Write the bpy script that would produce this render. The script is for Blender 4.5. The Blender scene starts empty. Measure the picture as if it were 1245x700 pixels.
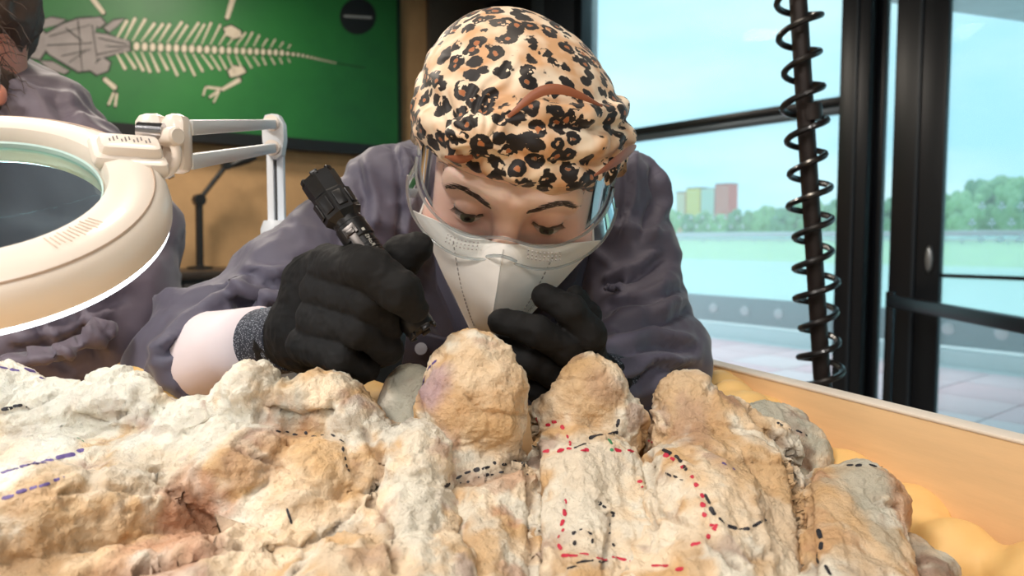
import bpy, math, random
import numpy as np
from mathutils import Vector
from mathutils.bvhtree import BVHTree

random.seed(7)
SC = bpy.context.scene
COL = SC.collection
PI = math.pi
R = math.radians

# ------------------------------------------------------------------ camera
F = 900.0; CX = 622.5; CY = 350.0; HOR = 290.0
CAMZ = 1.15
TH = math.atan((CY - HOR) / F)
cam_d = bpy.data.cameras.new('camera'); cam = bpy.data.objects.new('camera', cam_d)
COL.objects.link(cam)
cam.location = (0, 0, CAMZ); cam.rotation_euler = (PI/2 - TH, 0, 0)
cam_d.sensor_width = 36.0; cam_d.lens = 36.0 * F / 1245.0
cam_d.clip_start = 0.02; cam_d.clip_end = 3000
cam_d.dof.use_dof = True; cam_d.dof.focus_distance = 0.56; cam_d.dof.aperture_fstop = 8.0
SC.camera = cam

# ------------------------------------------------------------------ view
SC.view_settings.view_transform = 'Standard'
SC.view_settings.look = 'None'
SC.view_settings.gamma = 1.0
SC.view_settings.use_curve_mapping = False
SC.view_settings.exposure = 0.0
SC.cycles.use_denoising = True
SC.cycles.max_bounces = 8
SC.cycles.transparent_max_bounces = 16
SC.cycles.caustics_refractive = True
SC.cycles.sample_clamp_indirect = 6.0

def lin(r, g, b, a=1.0):
    def c(v):
        v = v / 255.0
        return v / 12.92 if v <= 0.04045 else ((v + 0.055) / 1.055) ** 2.4
    return (c(r), c(g), c(b), a)

# ------------------------------------------------------------------ world: overcast bright sky
W = bpy.data.worlds.new('sky'); SC.world = W; W.use_nodes = True
wn = W.node_tree.nodes; wl = W.node_tree.links
bg = wn['Background']
tc = wn.new('ShaderNodeTexCoord'); mp = wn.new('ShaderNodeMapping'); mp.inputs['Scale'].default_value = (1.2, 1.2, 4.0)
nz = wn.new('ShaderNodeTexNoise'); nz.inputs['Scale'].default_value = 2.2; nz.inputs['Detail'].default_value = 5
cr = wn.new('ShaderNodeValToRGB')
cr.color_ramp.elements[0].position = 0.35; cr.color_ramp.elements[0].color = lin(166, 226, 246)
cr.color_ramp.elements[1].position = 0.68; cr.color_ramp.elements[1].color = lin(216, 248, 254)
wl.new(tc.outputs['Generated'], mp.inputs['Vector']); wl.new(mp.outputs['Vector'], nz.inputs['Vector'])
wl.new(nz.outputs['Fac'], cr.inputs['Fac']); wl.new(cr.outputs['Color'], bg.inputs['Color'])
bg.inputs['Strength'].default_value = 1.5

# ------------------------------------------------------------------ hazy daylight sun over the river
_s = bpy.data.lights.new('hazy_sun', 'SUN'); _s.energy = 1.5; _s.angle = R(25); _s.color = (1.0, .97, .93)
_so = bpy.data.objects.new('hazy_sun', _s); COL.objects.link(_so); _so.location = (6, 10, 20)
_so.rotation_euler = Vector((-.25, -.55, -1.25)).to_track_quat('-Z', 'Y').to_euler()

# ------------------------------------------------------------------ room light (ceiling luminaires and one added fill; panels are built below)
def area(name, loc, size, energy, col, target=None, size_y=None):
    d = bpy.data.lights.new(name, 'AREA'); d.energy = energy; d.color = col; d.size = size
    if size_y: d.shape = 'RECTANGLE'; d.size_y = size_y
    o = bpy.data.objects.new(name, d); COL.objects.link(o); o.location = loc
    if target is not None:
        o.rotation_euler = (Vector(target) - Vector(loc)).to_track_quat('-Z', 'Y').to_euler()
    return o
CEIL = 2.9
PANELS = [((-1.35, -0.75), 0.6, 60, (1.0, 0.945, 0.88)),
          ((0.65, -1.35), 0.6, 18, (1.0, 0.945, 0.89)),
          ((-0.30, -2.40), 0.6, 46, (1.0, 0.95, 0.90)),  # unseen panel added as front fill for face and mask
          ((-0.15, 0.75), 0.35, 13, (1.0, 0.86, 0.70)),
          ((-1.6, 2.2), 0.5, 40, (1.0, 0.90, 0.78)),
          ((-1.3, 3.6), 0.4, 30, (1.0, 0.88, 0.74))]
for (x, y), s, e, c in PANELS:
    area('ceiling_lamp_light', (x, y, CEIL - 0.05), s, e, c)

# ------------------------------------------------------------------ projection helpers (used to place things at their real distance)
cT, sT = math.cos(TH), math.sin(TH)
def V(px, py, d):
    """world point that stands d metres ahead of the camera (along +Y) on the ray of a pixel"""
    u = (px - CX) / F; v = (CY - py) / F
    y = cT + v * sT; z = -sT + v * cT
    k = d / y
    return np.array([u * k, d, z * k + CAMZ])
NW = np.array([0.786, 0.618, 0.0]); NB = np.array([-0.618, 0.786, 0.0])
SW, TB, SR = 3.4, 4.65, 7.5            # window wall, back wall, terrace railing (distances along NW / NB)
def ray(px, py):
    p = V(px, py, 1.0); return p - np.array([0, 0, CAMZ])
def onS(px, py, s=SW):
    r = ray(px, py); k = s / (r @ NW); return r * k + np.array([0, 0, CAMZ])
def onT(px, py, t=TB):
    r = ray(px, py); k = t / (r @ NB); return r * k + np.array([0, 0, CAMZ])
def ST(s, t, z):
    return NW * s + NB * t + np.array([0, 0, z])

# ------------------------------------------------------------------ noise
def _h(ix, iy, iz, seed):
    n = (ix * np.int64(374761393) + iy * np.int64(668265263) + iz * np.int64(2147483647 % 1274126177) + seed * 974711) & 0xffffffff
    n = ((n ^ (n >> 13)) * 1274126177) & 0xffffffff
    n = ((n ^ (n >> 15)) * 2246822519) & 0xffffffff
    return ((n ^ (n >> 16)) & 0xffff).astype(np.float32) / 32767.5 - 1.0
def vnoise(P, seed=0):
    i = np.floor(P).astype(np.int64); f = (P - i).astype(np.float32); u = f*f*f*(f*(f*6-15)+10)
    x, y, z = i[:, 0], i[:, 1], i[:, 2]; a, b, c = u[:, 0], u[:, 1], u[:, 2]
    def L(p, q, t): return p + (q - p) * t
    x00 = L(_h(x, y, z, seed), _h(x+1, y, z, seed), a); x10 = L(_h(x, y+1, z, seed), _h(x+1, y+1, z, seed), a)
    x01 = L(_h(x, y, z+1, seed), _h(x+1, y, z+1, seed), a); x11 = L(_h(x, y+1, z+1, seed), _h(x+1, y+1, z+1, seed), a)
    return L(L(x00, x10, b), L(x01, x11, b), c)
def fbm(P, octv=4, seed=0, gain=0.5):
    s = np.zeros(len(P), np.float32); a = 1.0; P = P.astype(np.float64)
    for o in range(octv):
        s += a * vnoise(P, seed + o * 17); P = P * 2.03 + 7.3; a *= gain
    return s
def ridged(P, octv=4, seed=0, gain=0.5):
    s = np.zeros(len(P), np.float32); a = 1.0; P = P.astype(np.float64)
    for o in range(octv):
        s += a * (1 - 2 * np.abs(vnoise(P, seed + o * 13))); P = P * 2.07 + 3.1; a *= gain
    return s
def sstep(a, b, x):
    t = np.clip((x - a) / (b - a), 0, 1); return t * t * (3 - 2 * t)

# ------------------------------------------------------------------ signed distance shapes + surface nets
def A3(*p): return np.array(p, np.float32)
def s_sph(P, c, r): return np.linalg.norm(P - np.asarray(c, np.float32), axis=1) - r
def s_ell(P, c, r, M=None):
    q = P - np.asarray(c, np.float32)
    if M is not None: q = q @ np.asarray(M, np.float32)
    r = np.asarray(r, np.float32)
    k0 = np.linalg.norm(q / r, axis=1); k1 = np.linalg.norm(q / (r * r), axis=1)
    return k0 * (k0 - 1.0) / np.maximum(k1, 1e-6)
def s_cap(P, a, b, ra, rb):
    a = np.asarray(a, np.float32); b = np.asarray(b, np.float32)
    ab = b - a; t = np.clip(((P - a) @ ab) / max(float(ab @ ab), 1e-12), 0, 1)
    return np.linalg.norm(P - a - t[:, None] * ab, axis=1) - (ra + (rb - ra) * t)
def s_chain(P, pts, rs, k=0.0):
    d = None
    for i in range(len(pts) - 1):
        e = s_cap(P, pts[i], pts[i+1], rs[i], rs[i+1])
        d = e if d is None else (np.minimum(d, e) if k == 0 else smin(d, e, k))
    return d
def smin(a, b, k):
    h = np.maximum(k - np.abs(a - b), 0) / k
    return np.minimum(a, b) - h * h * k * 0.25
def smax(a, b, k): return -smin(-a, -b, k)
def net(f, lo, hi, h):
    lo = np.asarray(lo, np.float32) - 3*h; hi = np.asarray(hi, np.float32) + 3*h
    B = 4
    nc = np.ceil((hi - lo) / (h * B)).astype(int) + 1
    g = np.stack(np.meshgrid(*[np.arange(n) for n in nc], indexing='ij'), -1).reshape(-1, 3)
    cen = lo + (g * B + (B - 1) / 2) * h
    fc = f(cen.astype(np.float32))
    N = nc * B
    D = np.repeat(np.repeat(np.repeat(fc.reshape(nc), B, 0), B, 1), B, 2).astype(np.float32)
    act = g[np.abs(fc) < h * B * 1.9]
    off = np.stack(np.meshgrid(*[np.arange(B)] * 3, indexing='ij'), -1).reshape(-1, 3)
    for s in range(0, len(act), 12000):
        ix = (act[s:s+12000, None, :] * B + off[None]).reshape(-1, 3)
        D[ix[:, 0], ix[:, 1], ix[:, 2]] = f((lo + ix * h).astype(np.float32))
    S = D < 0
    n = N - 1
    cnt = np.zeros(n, np.int8)
    for dx in (0, 1):
        for dy in (0, 1):
            for dz in (0, 1):
                cnt += S[dx:dx+n[0], dy:dy+n[1], dz:dz+n[2]]
    cells = np.argwhere((cnt > 0) & (cnt < 8))
    pos = np.zeros((len(cells), 3), np.float32); w = np.zeros(len(cells), np.float32)
    cs = [(a, b, c) for a in (0, 1) for b in (0, 1) for c in (0, 1)]
    for p in cs:
        for ax in range(3):
            if p[ax]: continue
            q = list(p); q[ax] = 1
            v0 = D[cells[:, 0]+p[0], cells[:, 1]+p[1], cells[:, 2]+p[2]]
            v1 = D[cells[:, 0]+q[0], cells[:, 1]+q[1], cells[:, 2]+q[2]]
            m = (v0 < 0) != (v1 < 0)
            t = np.where(m, v0 / np.where(m, v0 - v1, 1), 0)
            e = np.tile(np.array(p, np.float32), (len(cells), 1)); e[:, ax] = t
            pos += np.where(m[:, None], e, 0); w += m
    vid = np.full(n, -1, np.int32); vid[cells[:, 0], cells[:, 1], cells[:, 2]] = np.arange(len(cells))
    verts = lo + (cells + pos / w[:, None]) * h
    quads = []
    for ax in range(3):
        sl0 = [slice(1, -1)] * 3; sl1 = [slice(1, -1)] * 3
        sl0[ax] = slice(0, -1); sl1[ax] = slice(1, None)
        a = S[tuple(sl0)]; b = S[tuple(sl1)]
        e = np.argwhere(a != b); 
        if not len(e): continue
        up = a[e[:, 0], e[:, 1], e[:, 2]]
        off0 = np.ones(3, int); off0[ax] = 0
        e = e + off0
        o1, o2 = [(1, 2), (2, 0), (0, 1)][ax]
        def c(d1, d2):
            q = e.copy(); q[:, o1] -= d1; q[:, o2] -= d2
            return vid[q[:, 0], q[:, 1], q[:, 2]]
        Q = np.stack([c(1, 1), c(0, 1), c(0, 0), c(1, 0)], 1)
        Q[~up] = Q[~up][:, ::-1]
        quads.append(Q)
    Q = np.concatenate(quads)
    Q = Q[(Q >= 0).all(1)]
    return verts.astype(np.float32), Q
def vnormals(v, q):
    d1 = v[q[:, 2]] - v[q[:, 0]]; d2 = v[q[:, 3]] - v[q[:, 1]]
    n = np.cross(d1, d2); out = np.zeros_like(v)
    for i in range(4): np.add.at(out, q[:, i], n)
    return out / np.maximum(np.linalg.norm(out, axis=1, keepdims=True), 1e-12)
def relax(v, q, it=1, lam=0.5):
    for _ in range(it):
        s = np.zeros_like(v); c = np.zeros(len(v), np.float32)
        for i in range(4):
            j = (i + 1) % 4
            np.add.at(s, q[:, i], v[q[:, j]]); np.add.at(c, q[:, i], 1)
            np.add.at(s, q[:, j], v[q[:, i]]); np.add.at(c, q[:, j], 1)
        v = v + lam * (s / c[:, None] - v)
    return v

# ------------------------------------------------------------------ objects
WO = {}       # world origin of each object
def _link(o, parent, origin):
    COL.objects.link(o)
    if parent is not None:
        o.parent = parent
        o.location = [float(a) for a in (np.asarray(origin) - WO[parent.name])]
    else:
        o.location = [float(a) for a in origin]
    WO[o.name] = np.asarray(origin, float)
def mesh_obj(name, verts, faces, mat, parent=None, smooth=True, origin=None, flat_angle=None, colors=None):
    v = np.asarray(verts, np.float64)
    if origin is None:
        origin = np.array([(v[:, 0].min()+v[:, 0].max())/2, (v[:, 1].min()+v[:, 1].max())/2, v[:, 2].min()])
    origin = np.asarray(origin, float)
    me = bpy.data.meshes.new(name)
    if isinstance(faces, np.ndarray):
        nv, nf, k = len(v), len(faces), faces.shape[1]
        me.vertices.add(nv); me.vertices.foreach_set('co', (v - origin).astype(np.float32).ravel())
        me.loops.add(nf * k); me.loops.foreach_set('vertex_index', faces.astype(np.int32).ravel())
        me.polygons.add(nf); me.polygons.foreach_set('loop_start', np.arange(0, nf*k, k, dtype=np.int32))
        me.polygons.foreach_set('loop_total', np.full(nf, k, np.int32))
        me.update(calc_edges=True)
    else:
        me.from_pydata([tuple(p) for p in (v - origin)], [], [tuple(int(i) for i in f) for f in faces]); me.update()
    if colors is not None:
        ca = me.color_attributes.new('Col', 'FLOAT_COLOR', 'POINT')
        c4 = np.ones((len(v), 4), np.float32); c4[:, :3] = colors; ca.data.foreach_set('color', c4.ravel())
    me.polygons.foreach_set('use_smooth', np.full(len(me.polygons), bool(smooth)))
    if smooth and flat_angle: me.set_sharp_from_angle(angle=R(flat_angle))
    me.materials.append(mat)
    o = bpy.data.objects.new(name, me)
    _link(o, parent, origin)
    return o
def empty(name, origin, label=None, cat=None, group=None):
    o = bpy.data.objects.new(name, None); o.empty_display_size = 0.05
    _link(o, None, origin)
    if label: tag(o, label, cat, group)
    return o
def tag(o, label, cat=None, group=None, kind=None):
    o['label'] = label
    if cat: o['category'] = cat
    if group: o['group'] = group
    if kind: o['kind'] = kind
    return o
def structure(o, label=None):
    o['kind'] = 'structure'
    if label: o['label'] = label
    return o

class MB:
    """collects geometry for ONE mesh object"""
    def __init__(s): s.v = []; s.f = []
    def add(s, v, f):
        b = len(s.v); s.v += [tuple(map(float, p)) for p in v]; s.f += [tuple(int(i) + b for i in q) for q in f]; return s
    def box(s, c, sx, sy, sz, ax=None, bev=0.0):
        c = np.asarray(c, float); X, Y, Z = (np.eye(3) if ax is None else [np.asarray(a, float)/np.linalg.norm(a) for a in ax])
        hx, hy, hz = sx/2, sy/2, sz/2
        if bev <= 0:
            v = [c + X*a*hx + Y*b*hy + Z*e*hz for e in (-1, 1) for a, b in ((-1,-1),(1,-1),(1,1),(-1,1))]
            s.add(v, [(3,2,1,0),(4,5,6,7),(0,1,5,4),(1,2,6,5),(2,3,7,6),(3,0,4,7)])
        else:
            b_ = min(bev, hx*.95, hy*.95, hz*.95)
            def ring(hx, hy, z, r):
                pts = []
                for a, b, st in ((1,1,0),(-1,1,90),(-1,-1,180),(1,-1,270)):
                    for k in range(3):
                        t = R(st + 45*k); pts.append(c + X*(a*(hx-r)+r*math.cos(t)) + Y*(b*(hy-r)+r*math.sin(t)) + Z*z)
                return pts
            q = b_*0.3
            rs = [ring(hx-b_, hy-b_, -hz, max(b_*.3,1e-5)), ring(hx-q, hy-q, -hz+q, b_), ring(hx, hy, -hz+b_, b_), ring(hx, hy, hz-b_, b_), ring(hx-q, hy-q, hz-q, b_), ring(hx-b_, hy-b_, hz, max(b_*.3,1e-5))]
            v = [p for r in rs for p in r]; n = 12; f = [tuple(range(n))[::-1], tuple(range(5*n, 6*n))]
            for k in range(5):
                for i in range(n):
                    j = (i+1) % n; f.append((k*n+i, k*n+j, (k+1)*n+j, (k+1)*n+i))
            s.add(v, f)
        return s
    def tube(s, pts, rs, n=12, cap=True, squash=None):
        pts = [np.asarray(p, float) for p in pts]
        if not hasattr(rs, '__len__'): rs = [rs]*len(pts)
        m = len(pts); prev = None; v = []
        for i, p in enumerate(pts):
            t = pts[min(i+1, m-1)] - pts[max(i-1, 0)]; t = t/np.linalg.norm(t)
            if prev is None:
                a = np.array([0, 0, 1.]) if abs(t[2]) < .9 else np.array([1., 0, 0])
            else: a = prev
            a = a - t*(a@t); a /= np.linalg.norm(a); prev = a; b = np.cross(t, a)
            for k in range(n):
                w = 2*PI*k/n; v.append(p + (a*math.cos(w) + b*math.sin(w))*rs[i])
        f = []
        for i in range(m-1):
            for k in range(n):
                j = (k+1) % n; f.append((i*n+k, i*n+j, (i+1)*n+j, (i+1)*n+k))
        if cap: f += [tuple(range(n))[::-1], tuple(range((m-1)*n, m*n))]
        return s.add(v, f)
    def lathe(s, prof, c, axis, n=32, xdir=None):
        """prof: list of (radius, height along axis)"""
        c = np.asarray(c, float); Z = np.asarray(axis, float); Z = Z/np.linalg.norm(Z)
        a = np.asarray(xdir, float) if xdir is not None else (np.array([1., 0, 0]) if abs(Z[0]) < .9 else np.array([0, 1., 0]))
        a = a - Z*(a@Z); a /= np.linalg.norm(a); b = np.cross(Z, a)
        v = []; 
        for r, h in prof:
            for k in range(n):
                w = 2*PI*k/n; v.append(c + Z*h + (a*math.cos(w)+b*math.sin(w))*max(r, 1e-5))
        f = []
        for i in range(len(prof)-1):
            for k in range(n):
                j = (k+1) % n; f.append((i*n+k, i*n+j, (i+1)*n+j, (i+1)*n+k))
        if prof[0] != prof[-1]:
            f += [tuple(range(n))[::-1], tuple(range((len(prof)-1)*n, len(prof)*n))]
        return s.add(v, f)
    def prism(s, poly, n, depth):
        """poly: list of 3-D points of a flat outline; extruded by n*depth"""
        n = np.asarray(n, float)*depth; m = len(poly)
        v = [np.asarray(p, float) for p in poly] + [np.asarray(p, float)+n for p in poly]
        f = [tuple(range(m))[::-1], tuple(range(m, 2*m))] + [(i, (i+1)%m, (i+1)%m+m, i+m) for i in range(m)]
        return s.add(v, f)
    def build(s, name, mat, parent=None, smooth=True, ang=35, origin=None):
        return mesh_obj(name, np.array(s.v), s.f, mat, parent, smooth, origin, ang if smooth else None)

# ------------------------------------------------------------------ materials
MATS = {}
def mat(name, col, rough=0.6, metal=0.0, noise=0.0, nscale=20.0, bump=0.0, bscale=80.0, spec=0.5, sheen=0.0, sss=0.0, emit=None, estr=0.0, vcol=False, coat=0.0, col2=None, stretch=None):
    if name in MATS: return MATS[name]
    m = bpy.data.materials.new(name); m.use_nodes = True; N = m.node_tree.nodes; L = m.node_tree.links
    b = N['Principled BSDF']
    b.inputs['Base Color'].default_value = col if len(col) == 4 else (*col, 1)
    b.inputs['Roughness'].default_value = rough; b.inputs['Metallic'].default_value = metal
    b.inputs['Specular IOR Level'].default_value = spec
    if sheen: b.inputs['Sheen Weight'].default_value = sheen; b.inputs['Sheen Roughness'].default_value = 0.4
    if coat: b.inputs['Coat Weight'].default_value = coat
    if sss:
        b.inputs['Subsurface Weight'].default_value = sss; b.inputs['Subsurface Radius'].default_value = (0.012, 0.005, 0.003); b.inputs['Subsurface Scale'].default_value = 0.6
    if emit: b.inputs['Emission Color'].default_value = emit; b.inputs['Emission Strength'].default_value = estr
    t = N.new('ShaderNodeTexCoord'); vec = t.outputs['Object']
    if stretch:
        mpn = N.new('ShaderNodeMapping'); mpn.inputs['Scale'].default_value = stretch; L.new(vec, mpn.inputs['Vector']); vec = mpn.outputs['Vector']
    src = None
    if vcol:
        a = N.new('ShaderNodeAttribute'); a.attribute_name = 'Col'; src = a.outputs['Color']
    if noise or col2:
        n = N.new('ShaderNodeTexNoise'); n.inputs['Scale'].default_value = nscale; n.inputs['Detail'].default_value = 6; n.inputs['Roughness'].default_value = .6
        L.new(vec, n.inputs['Vector'])
        mx = N.new('ShaderNodeMix'); mx.data_type = 'RGBA'
        if col2:
            rp = N.new('ShaderNodeValToRGB'); rp.color_ramp.elements[0].position = .35; rp.color_ramp.elements[1].position = .65
            L.new(n.outputs['Fac'], rp.inputs['Fac']); L.new(rp.outputs['Color'], mx.inputs['Factor'])
            mx.inputs[6].default_value = col; mx.inputs[7].default_value = col2
        else:
            hs = N.new('ShaderNodeMath'); hs.operation = 'MULTIPLY_ADD'; hs.inputs[1].default_value = noise*2; hs.inputs[2].default_value = 1 - noise
            L.new(n.outputs['Fac'], hs.inputs[0])
            mx.blend_type = 'MULTIPLY'; mx.inputs['Factor'].default_value = 1.0
            if src is not None: L.new(src, mx.inputs[6])
            else: mx.inputs[6].default_value = col if len(col) == 4 else (*col, 1)
            cb = N.new('ShaderNodeCombineColor')
            for k in range(3): L.new(hs.outputs[0], cb.inputs[k])
            L.new(cb.outputs[0], mx.inputs[7])
        src = mx.outputs[2]
    if src is not None: L.new(src, b.inputs['Base Color'])
    if bump:
        n2 = N.new('ShaderNodeTexNoise'); n2.inputs['Scale'].default_value = bscale; n2.inputs['Detail'].default_value = 5; n2.inputs['Roughness'].default_value = .65
        L.new(vec, n2.inputs['Vector'])
        bp = N.new('ShaderNodeBump'); bp.inputs['Strength'].default_value = bump; bp.inputs['Distance'].default_value = 0.004
        L.new(n2.outputs['Fac'], bp.inputs['Height']); L.new(bp.outputs['Normal'], b.inputs['Normal'])
    MATS[name] = m; return m
def glass_sheet(name, tint, veil, gloss_rough=0.03, fres=1.0):
    """thin pane: clear body with a dusty film that daylight falls through, its veil imitating outdoor haze, and a mirror sheen"""
    if name in MATS: return MATS[name]
    m = bpy.data.materials.new(name); m.use_nodes = True; N = m.node_tree.nodes; L = m.node_tree.links
    N.remove(N['Principled BSDF']); out = N['Material Output']
    tr = N.new('ShaderNodeBsdfTransparent'); tr.inputs['Color'].default_value = tint
    tl = N.new('ShaderNodeBsdfTranslucent'); tl.inputs['Color'].default_value = (.9, .95, .97, 1)
    gl = N.new('ShaderNodeBsdfGlossy'); gl.inputs['Roughness'].default_value = gloss_rough
    m1 = N.new('ShaderNodeMixShader'); m1.inputs['Fac'].default_value = veil
    L.new(tr.outputs[0], m1.inputs[1]); L.new(tl.outputs[0], m1.inputs[2])
    fr = N.new('ShaderNodeLayerWeight'); fr.inputs['Blend'].default_value = 0.12
    ml = N.new('ShaderNodeMath'); ml.operation = 'MULTIPLY'; ml.inputs[1].default_value = fres; L.new(fr.outputs['Fresnel'], ml.inputs[0])
    m2 = N.new('ShaderNodeMixShader'); L.new(ml.outputs[0], m2.inputs['Fac'])
    L.new(m1.outputs[0], m2.inputs[1]); L.new(gl.outputs[0], m2.inputs[2]); L.new(m2.outputs[0], out.inputs['Surface'])
    MATS[name] = m; return m
def text_mesh(txt, size):
    """flat lettering: returns (verts xy, faces) centred on the origin"""
    cu = bpy.data.curves.new('t', 'FONT'); cu.body = txt; cu.size = size; cu.align_x = 'CENTER'; cu.align_y = 'CENTER'; cu.resolution_u = 2
    o = bpy.data.objects.new('t', cu); COL.objects.link(o)
    dg = bpy.context.evaluated_depsgraph_get(); dg.update()
    me = bpy.data.meshes.new_from_object(o.evaluated_get(dg))
    v = np.array([tuple(q.co) for q in me.vertices]); f = [tuple(p.vertices) for p in me.polygons]
    bpy.data.objects.remove(o); bpy.data.curves.remove(cu); bpy.data.meshes.remove(me)
    return v, f
# ================================================================== room shell
Z0 = 0.0
def stbox(mb, s0, s1, t0, t1, z0, z1, bev=0.0):
    return mb.box(ST((s0+s1)/2, (t0+t1)/2, (z0+z1)/2), abs(s1-s0), abs(t1-t0), abs(z1-z0), (NW, NB, (0, 0, 1)), bev)
def stobj(name, m, parent, s0, s1, t0, t1, z0, z1, bev=0.0):
    return stbox(MB(), s0, s1, t0, t1, z0, z1, bev).build(name, m, parent, smooth=bev > 0)

M_floor = mat('floor_grey', lin(120, 112, 104), .45, noise=.15, nscale=6)
M_ceil = mat('ceiling_dark', lin(70, 70, 72), .9, noise=.1)
M_wall = mat('wall_light', lin(205, 198, 188), .85, noise=.06)
M_tan = mat('cork_tan', lin(186, 148, 104), .8, noise=.22, nscale=7, bump=.15, bscale=60)
M_grey = mat('wall_grey_brown', lin(88, 82, 74), .7, noise=.12)
M_black = mat('black_laminate', lin(16, 16, 17), .45)
M_frame = mat('frame_dark', lin(20, 25, 32), .35, spec=.5, noise=.1, nscale=3)
M_frame2 = mat('frame_steel', lin(96, 108, 118), .4, metal=.4)
M_green = mat('mural_green', lin(34, 112, 48), .5, col2=lin(18, 84, 40), nscale=0.9)
M_chrome = mat('chrome', lin(200, 200, 205), .18, metal=1.0)

structure(stobj('floor', M_floor, None, -4, SW+.06, -3.5, TB+.06, -.1, 0))
structure(stobj('ceiling', M_ceil, None, -4, SW+.06, -3.5, TB+.06, CEIL, CEIL+.1))
structure(stobj('wall_left', M_wall, None, -4.1, -4, -3.5, TB+.1, 0, CEIL))
structure(stobj('wall_rear', M_wall, None, -4.1, SW+.06, -3.6, -3.5, 0, CEIL))
wb = structure(stobj('wall_back', M_tan, None, -4.1, SW+.06, TB, TB+.1, 0, CEIL))
sA = onT(519, 100) @ NW; sC = onT(483, 100) @ NW
gp = structure(stobj('trim_1', M_grey, None, sA, SW-.02, TB-.05, TB, 0, CEIL))

# ---- ceiling luminaires over the bench, plus the added fill panel
M_lamp = mat('lamp_panel', lin(255, 244, 225), .5, emit=lin(255, 240, 215), estr=2.0)
M_white_metal = mat('white_metal', lin(225, 225, 222), .4)
cl_lab = ['square warm ceiling light panel above the crate and the bending man', 'square warm ceiling light panel above the crate by the glazing',
          'added front fill light panel in the ceiling closest to the rear wall', 'small warm ceiling spotlight panel above the leopard scarf', 'warm ceiling light panel in front of the green mural', 'small warm ceiling panel closest to the mural wall']
for i, ((x, y), s, e, c) in enumerate(PANELS):
    r = empty('ceiling_light', (x, y, CEIL-.04), cl_lab[i], 'ceiling light', 'ceiling lights')
    f = MB()
    for a in (-1, 1):
        f.box((x+a*(s/2+.01), y, CEIL-.02), .02, s+.04, .045); f.box((x, y+a*(s/2+.01), CEIL-.02), s, .02, .045)
    f.build('frame', M_white_metal, r, smooth=False)
    MB().box((x, y, CEIL-.006), s, s, .012).build('diffuser', M_lamp, r, smooth=False)

# ================================================================== green mural board with printed skeleton
TBD = TB - .05
s_l = onT(-420, 100, TBD) @ NW; s_r = onT(483, 100, TBD) @ NW
z_b = onT(400, 173, TBD)[2]
board = empty('mural_board', ST((s_l+s_r)/2, TBD, z_b), 'green wall mural board printed with a pale long-tailed animal skeleton', 'mural')
stobj('panel', M_green, board, s_l, s_r, TBD, TB-.003, z_b, 2.86)
stobj('bottom_ledge', M_black, board, s_l, s_r+.02, TBD-.07, TB-.003, z_b-.07, z_b)
stobj('edge_strip', mat('edge_dark_green', lin(14, 40, 22), .6), board, s_r, s_r+.03, TBD-.005, TB-.003, z_b, 2.86)
M_bp = mat('print_bone', lin(196, 184, 164), .6, noise=.3, nscale=14)
M_bp2 = mat('print_bone_grey', lin(138, 130, 128), .6, noise=.35, nscale=12)
M_bk = mat('print_black', lin(14, 26, 16), .6)
def print_poly(mb, pts, lift):
    mb.prism([onT(x, y, TBD - lift) for x, y in pts], -NB, .0015)
def strip(p, q, w0, w1):
    p = np.array(p, float); q = np.array(q, float); d = q-p; n = np.array([-d[1], d[0]])/np.hypot(*d)
    return [p+n*w0/2, q+n*w1/2, q+d/np.hypot(*d)*w1*.3, q-n*w1/2, p-n*w0/2, p-d/np.hypot(*d)*w0*.3]
def oval(c, a, b, n=12): return [(c[0]+a*math.cos(2*PI*k/n), c[1]+b*math.sin(2*PI*k/n)) for k in range(n)]
def pp(name, pts, m, lift=.001, grow=0):
    if grow:
        b = MB(); c = np.mean(np.array(pts), 0); print_poly(b, [tuple(c+(np.array(p)-c)*(1+grow/max(6, np.hypot(*(np.array(p)-c))))) for p in pts], lift*.4); b.build(name+'_outline', M_bk, board, smooth=False)
    b = MB(); print_poly(b, pts, lift); return b.build(name, m, board, smooth=False)
skull = [[(20,38),(45,27),(62,21),(80,24),(70,30),(50,35),(30,42)], [(6,50),(20,40),(45,34),(55,40),(55,62),(48,72),(25,68),(10,58)],
    [(55,42),(75,30),(95,23),(112,22),(118,30),(115,40),(130,42),(157,50),(158,62),(140,66),(118,72),(112,85),(95,87),(80,78),(60,66),(55,60)],
    [(48,74),(64,75),(84,86),(78,90),(60,84)], [(108,84),(125,70),(134,76),(131,86),(118,91)], [(110,22),(122,21),(128,28),(120,34)], [(126,34),(138,25),(151,23),(142,32),(133,39)]]
for k, p in enumerate(skull): pp('skull_plate', p, M_bp2, .002 + k*.0004, grow=2.5)
for p in ([(30,43),(42,41),(46,46),(36,49)], [(30,57),(42,54),(45,60),(34,61)]): pp('eye_hole', p, M_bk, .006)
for p, q in (((57,55),(112,52)),((60,44),(110,30)),((75,68),(110,60)),((95,24),(100,86)),((120,46),(155,54)),((118,66),(150,60)),((112,30),(118,70)),((80,34),(100,50)),((84,76),(104,62)),((128,56),(157,57))):
    pp('suture_line', strip(p, q, 1.1, .7), M_bk, .0065)
def spine_y(x): return np.interp(x, [160, 200, 270, 340, 365, 405, 440], [56, 58, 61, 64, 67, 76, 82])
x = 166.0; k = 0
while x < 408:
    w = np.interp(x, [160, 260, 340, 408], [4.6, 4.2, 3.4, 1.2]); pp('vertebra', oval((x, spine_y(x)), w*.8, w*1.15 if x < 345 else w*.8, 8), M_bp, .002, grow=1.5); x += w*2.15
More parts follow.
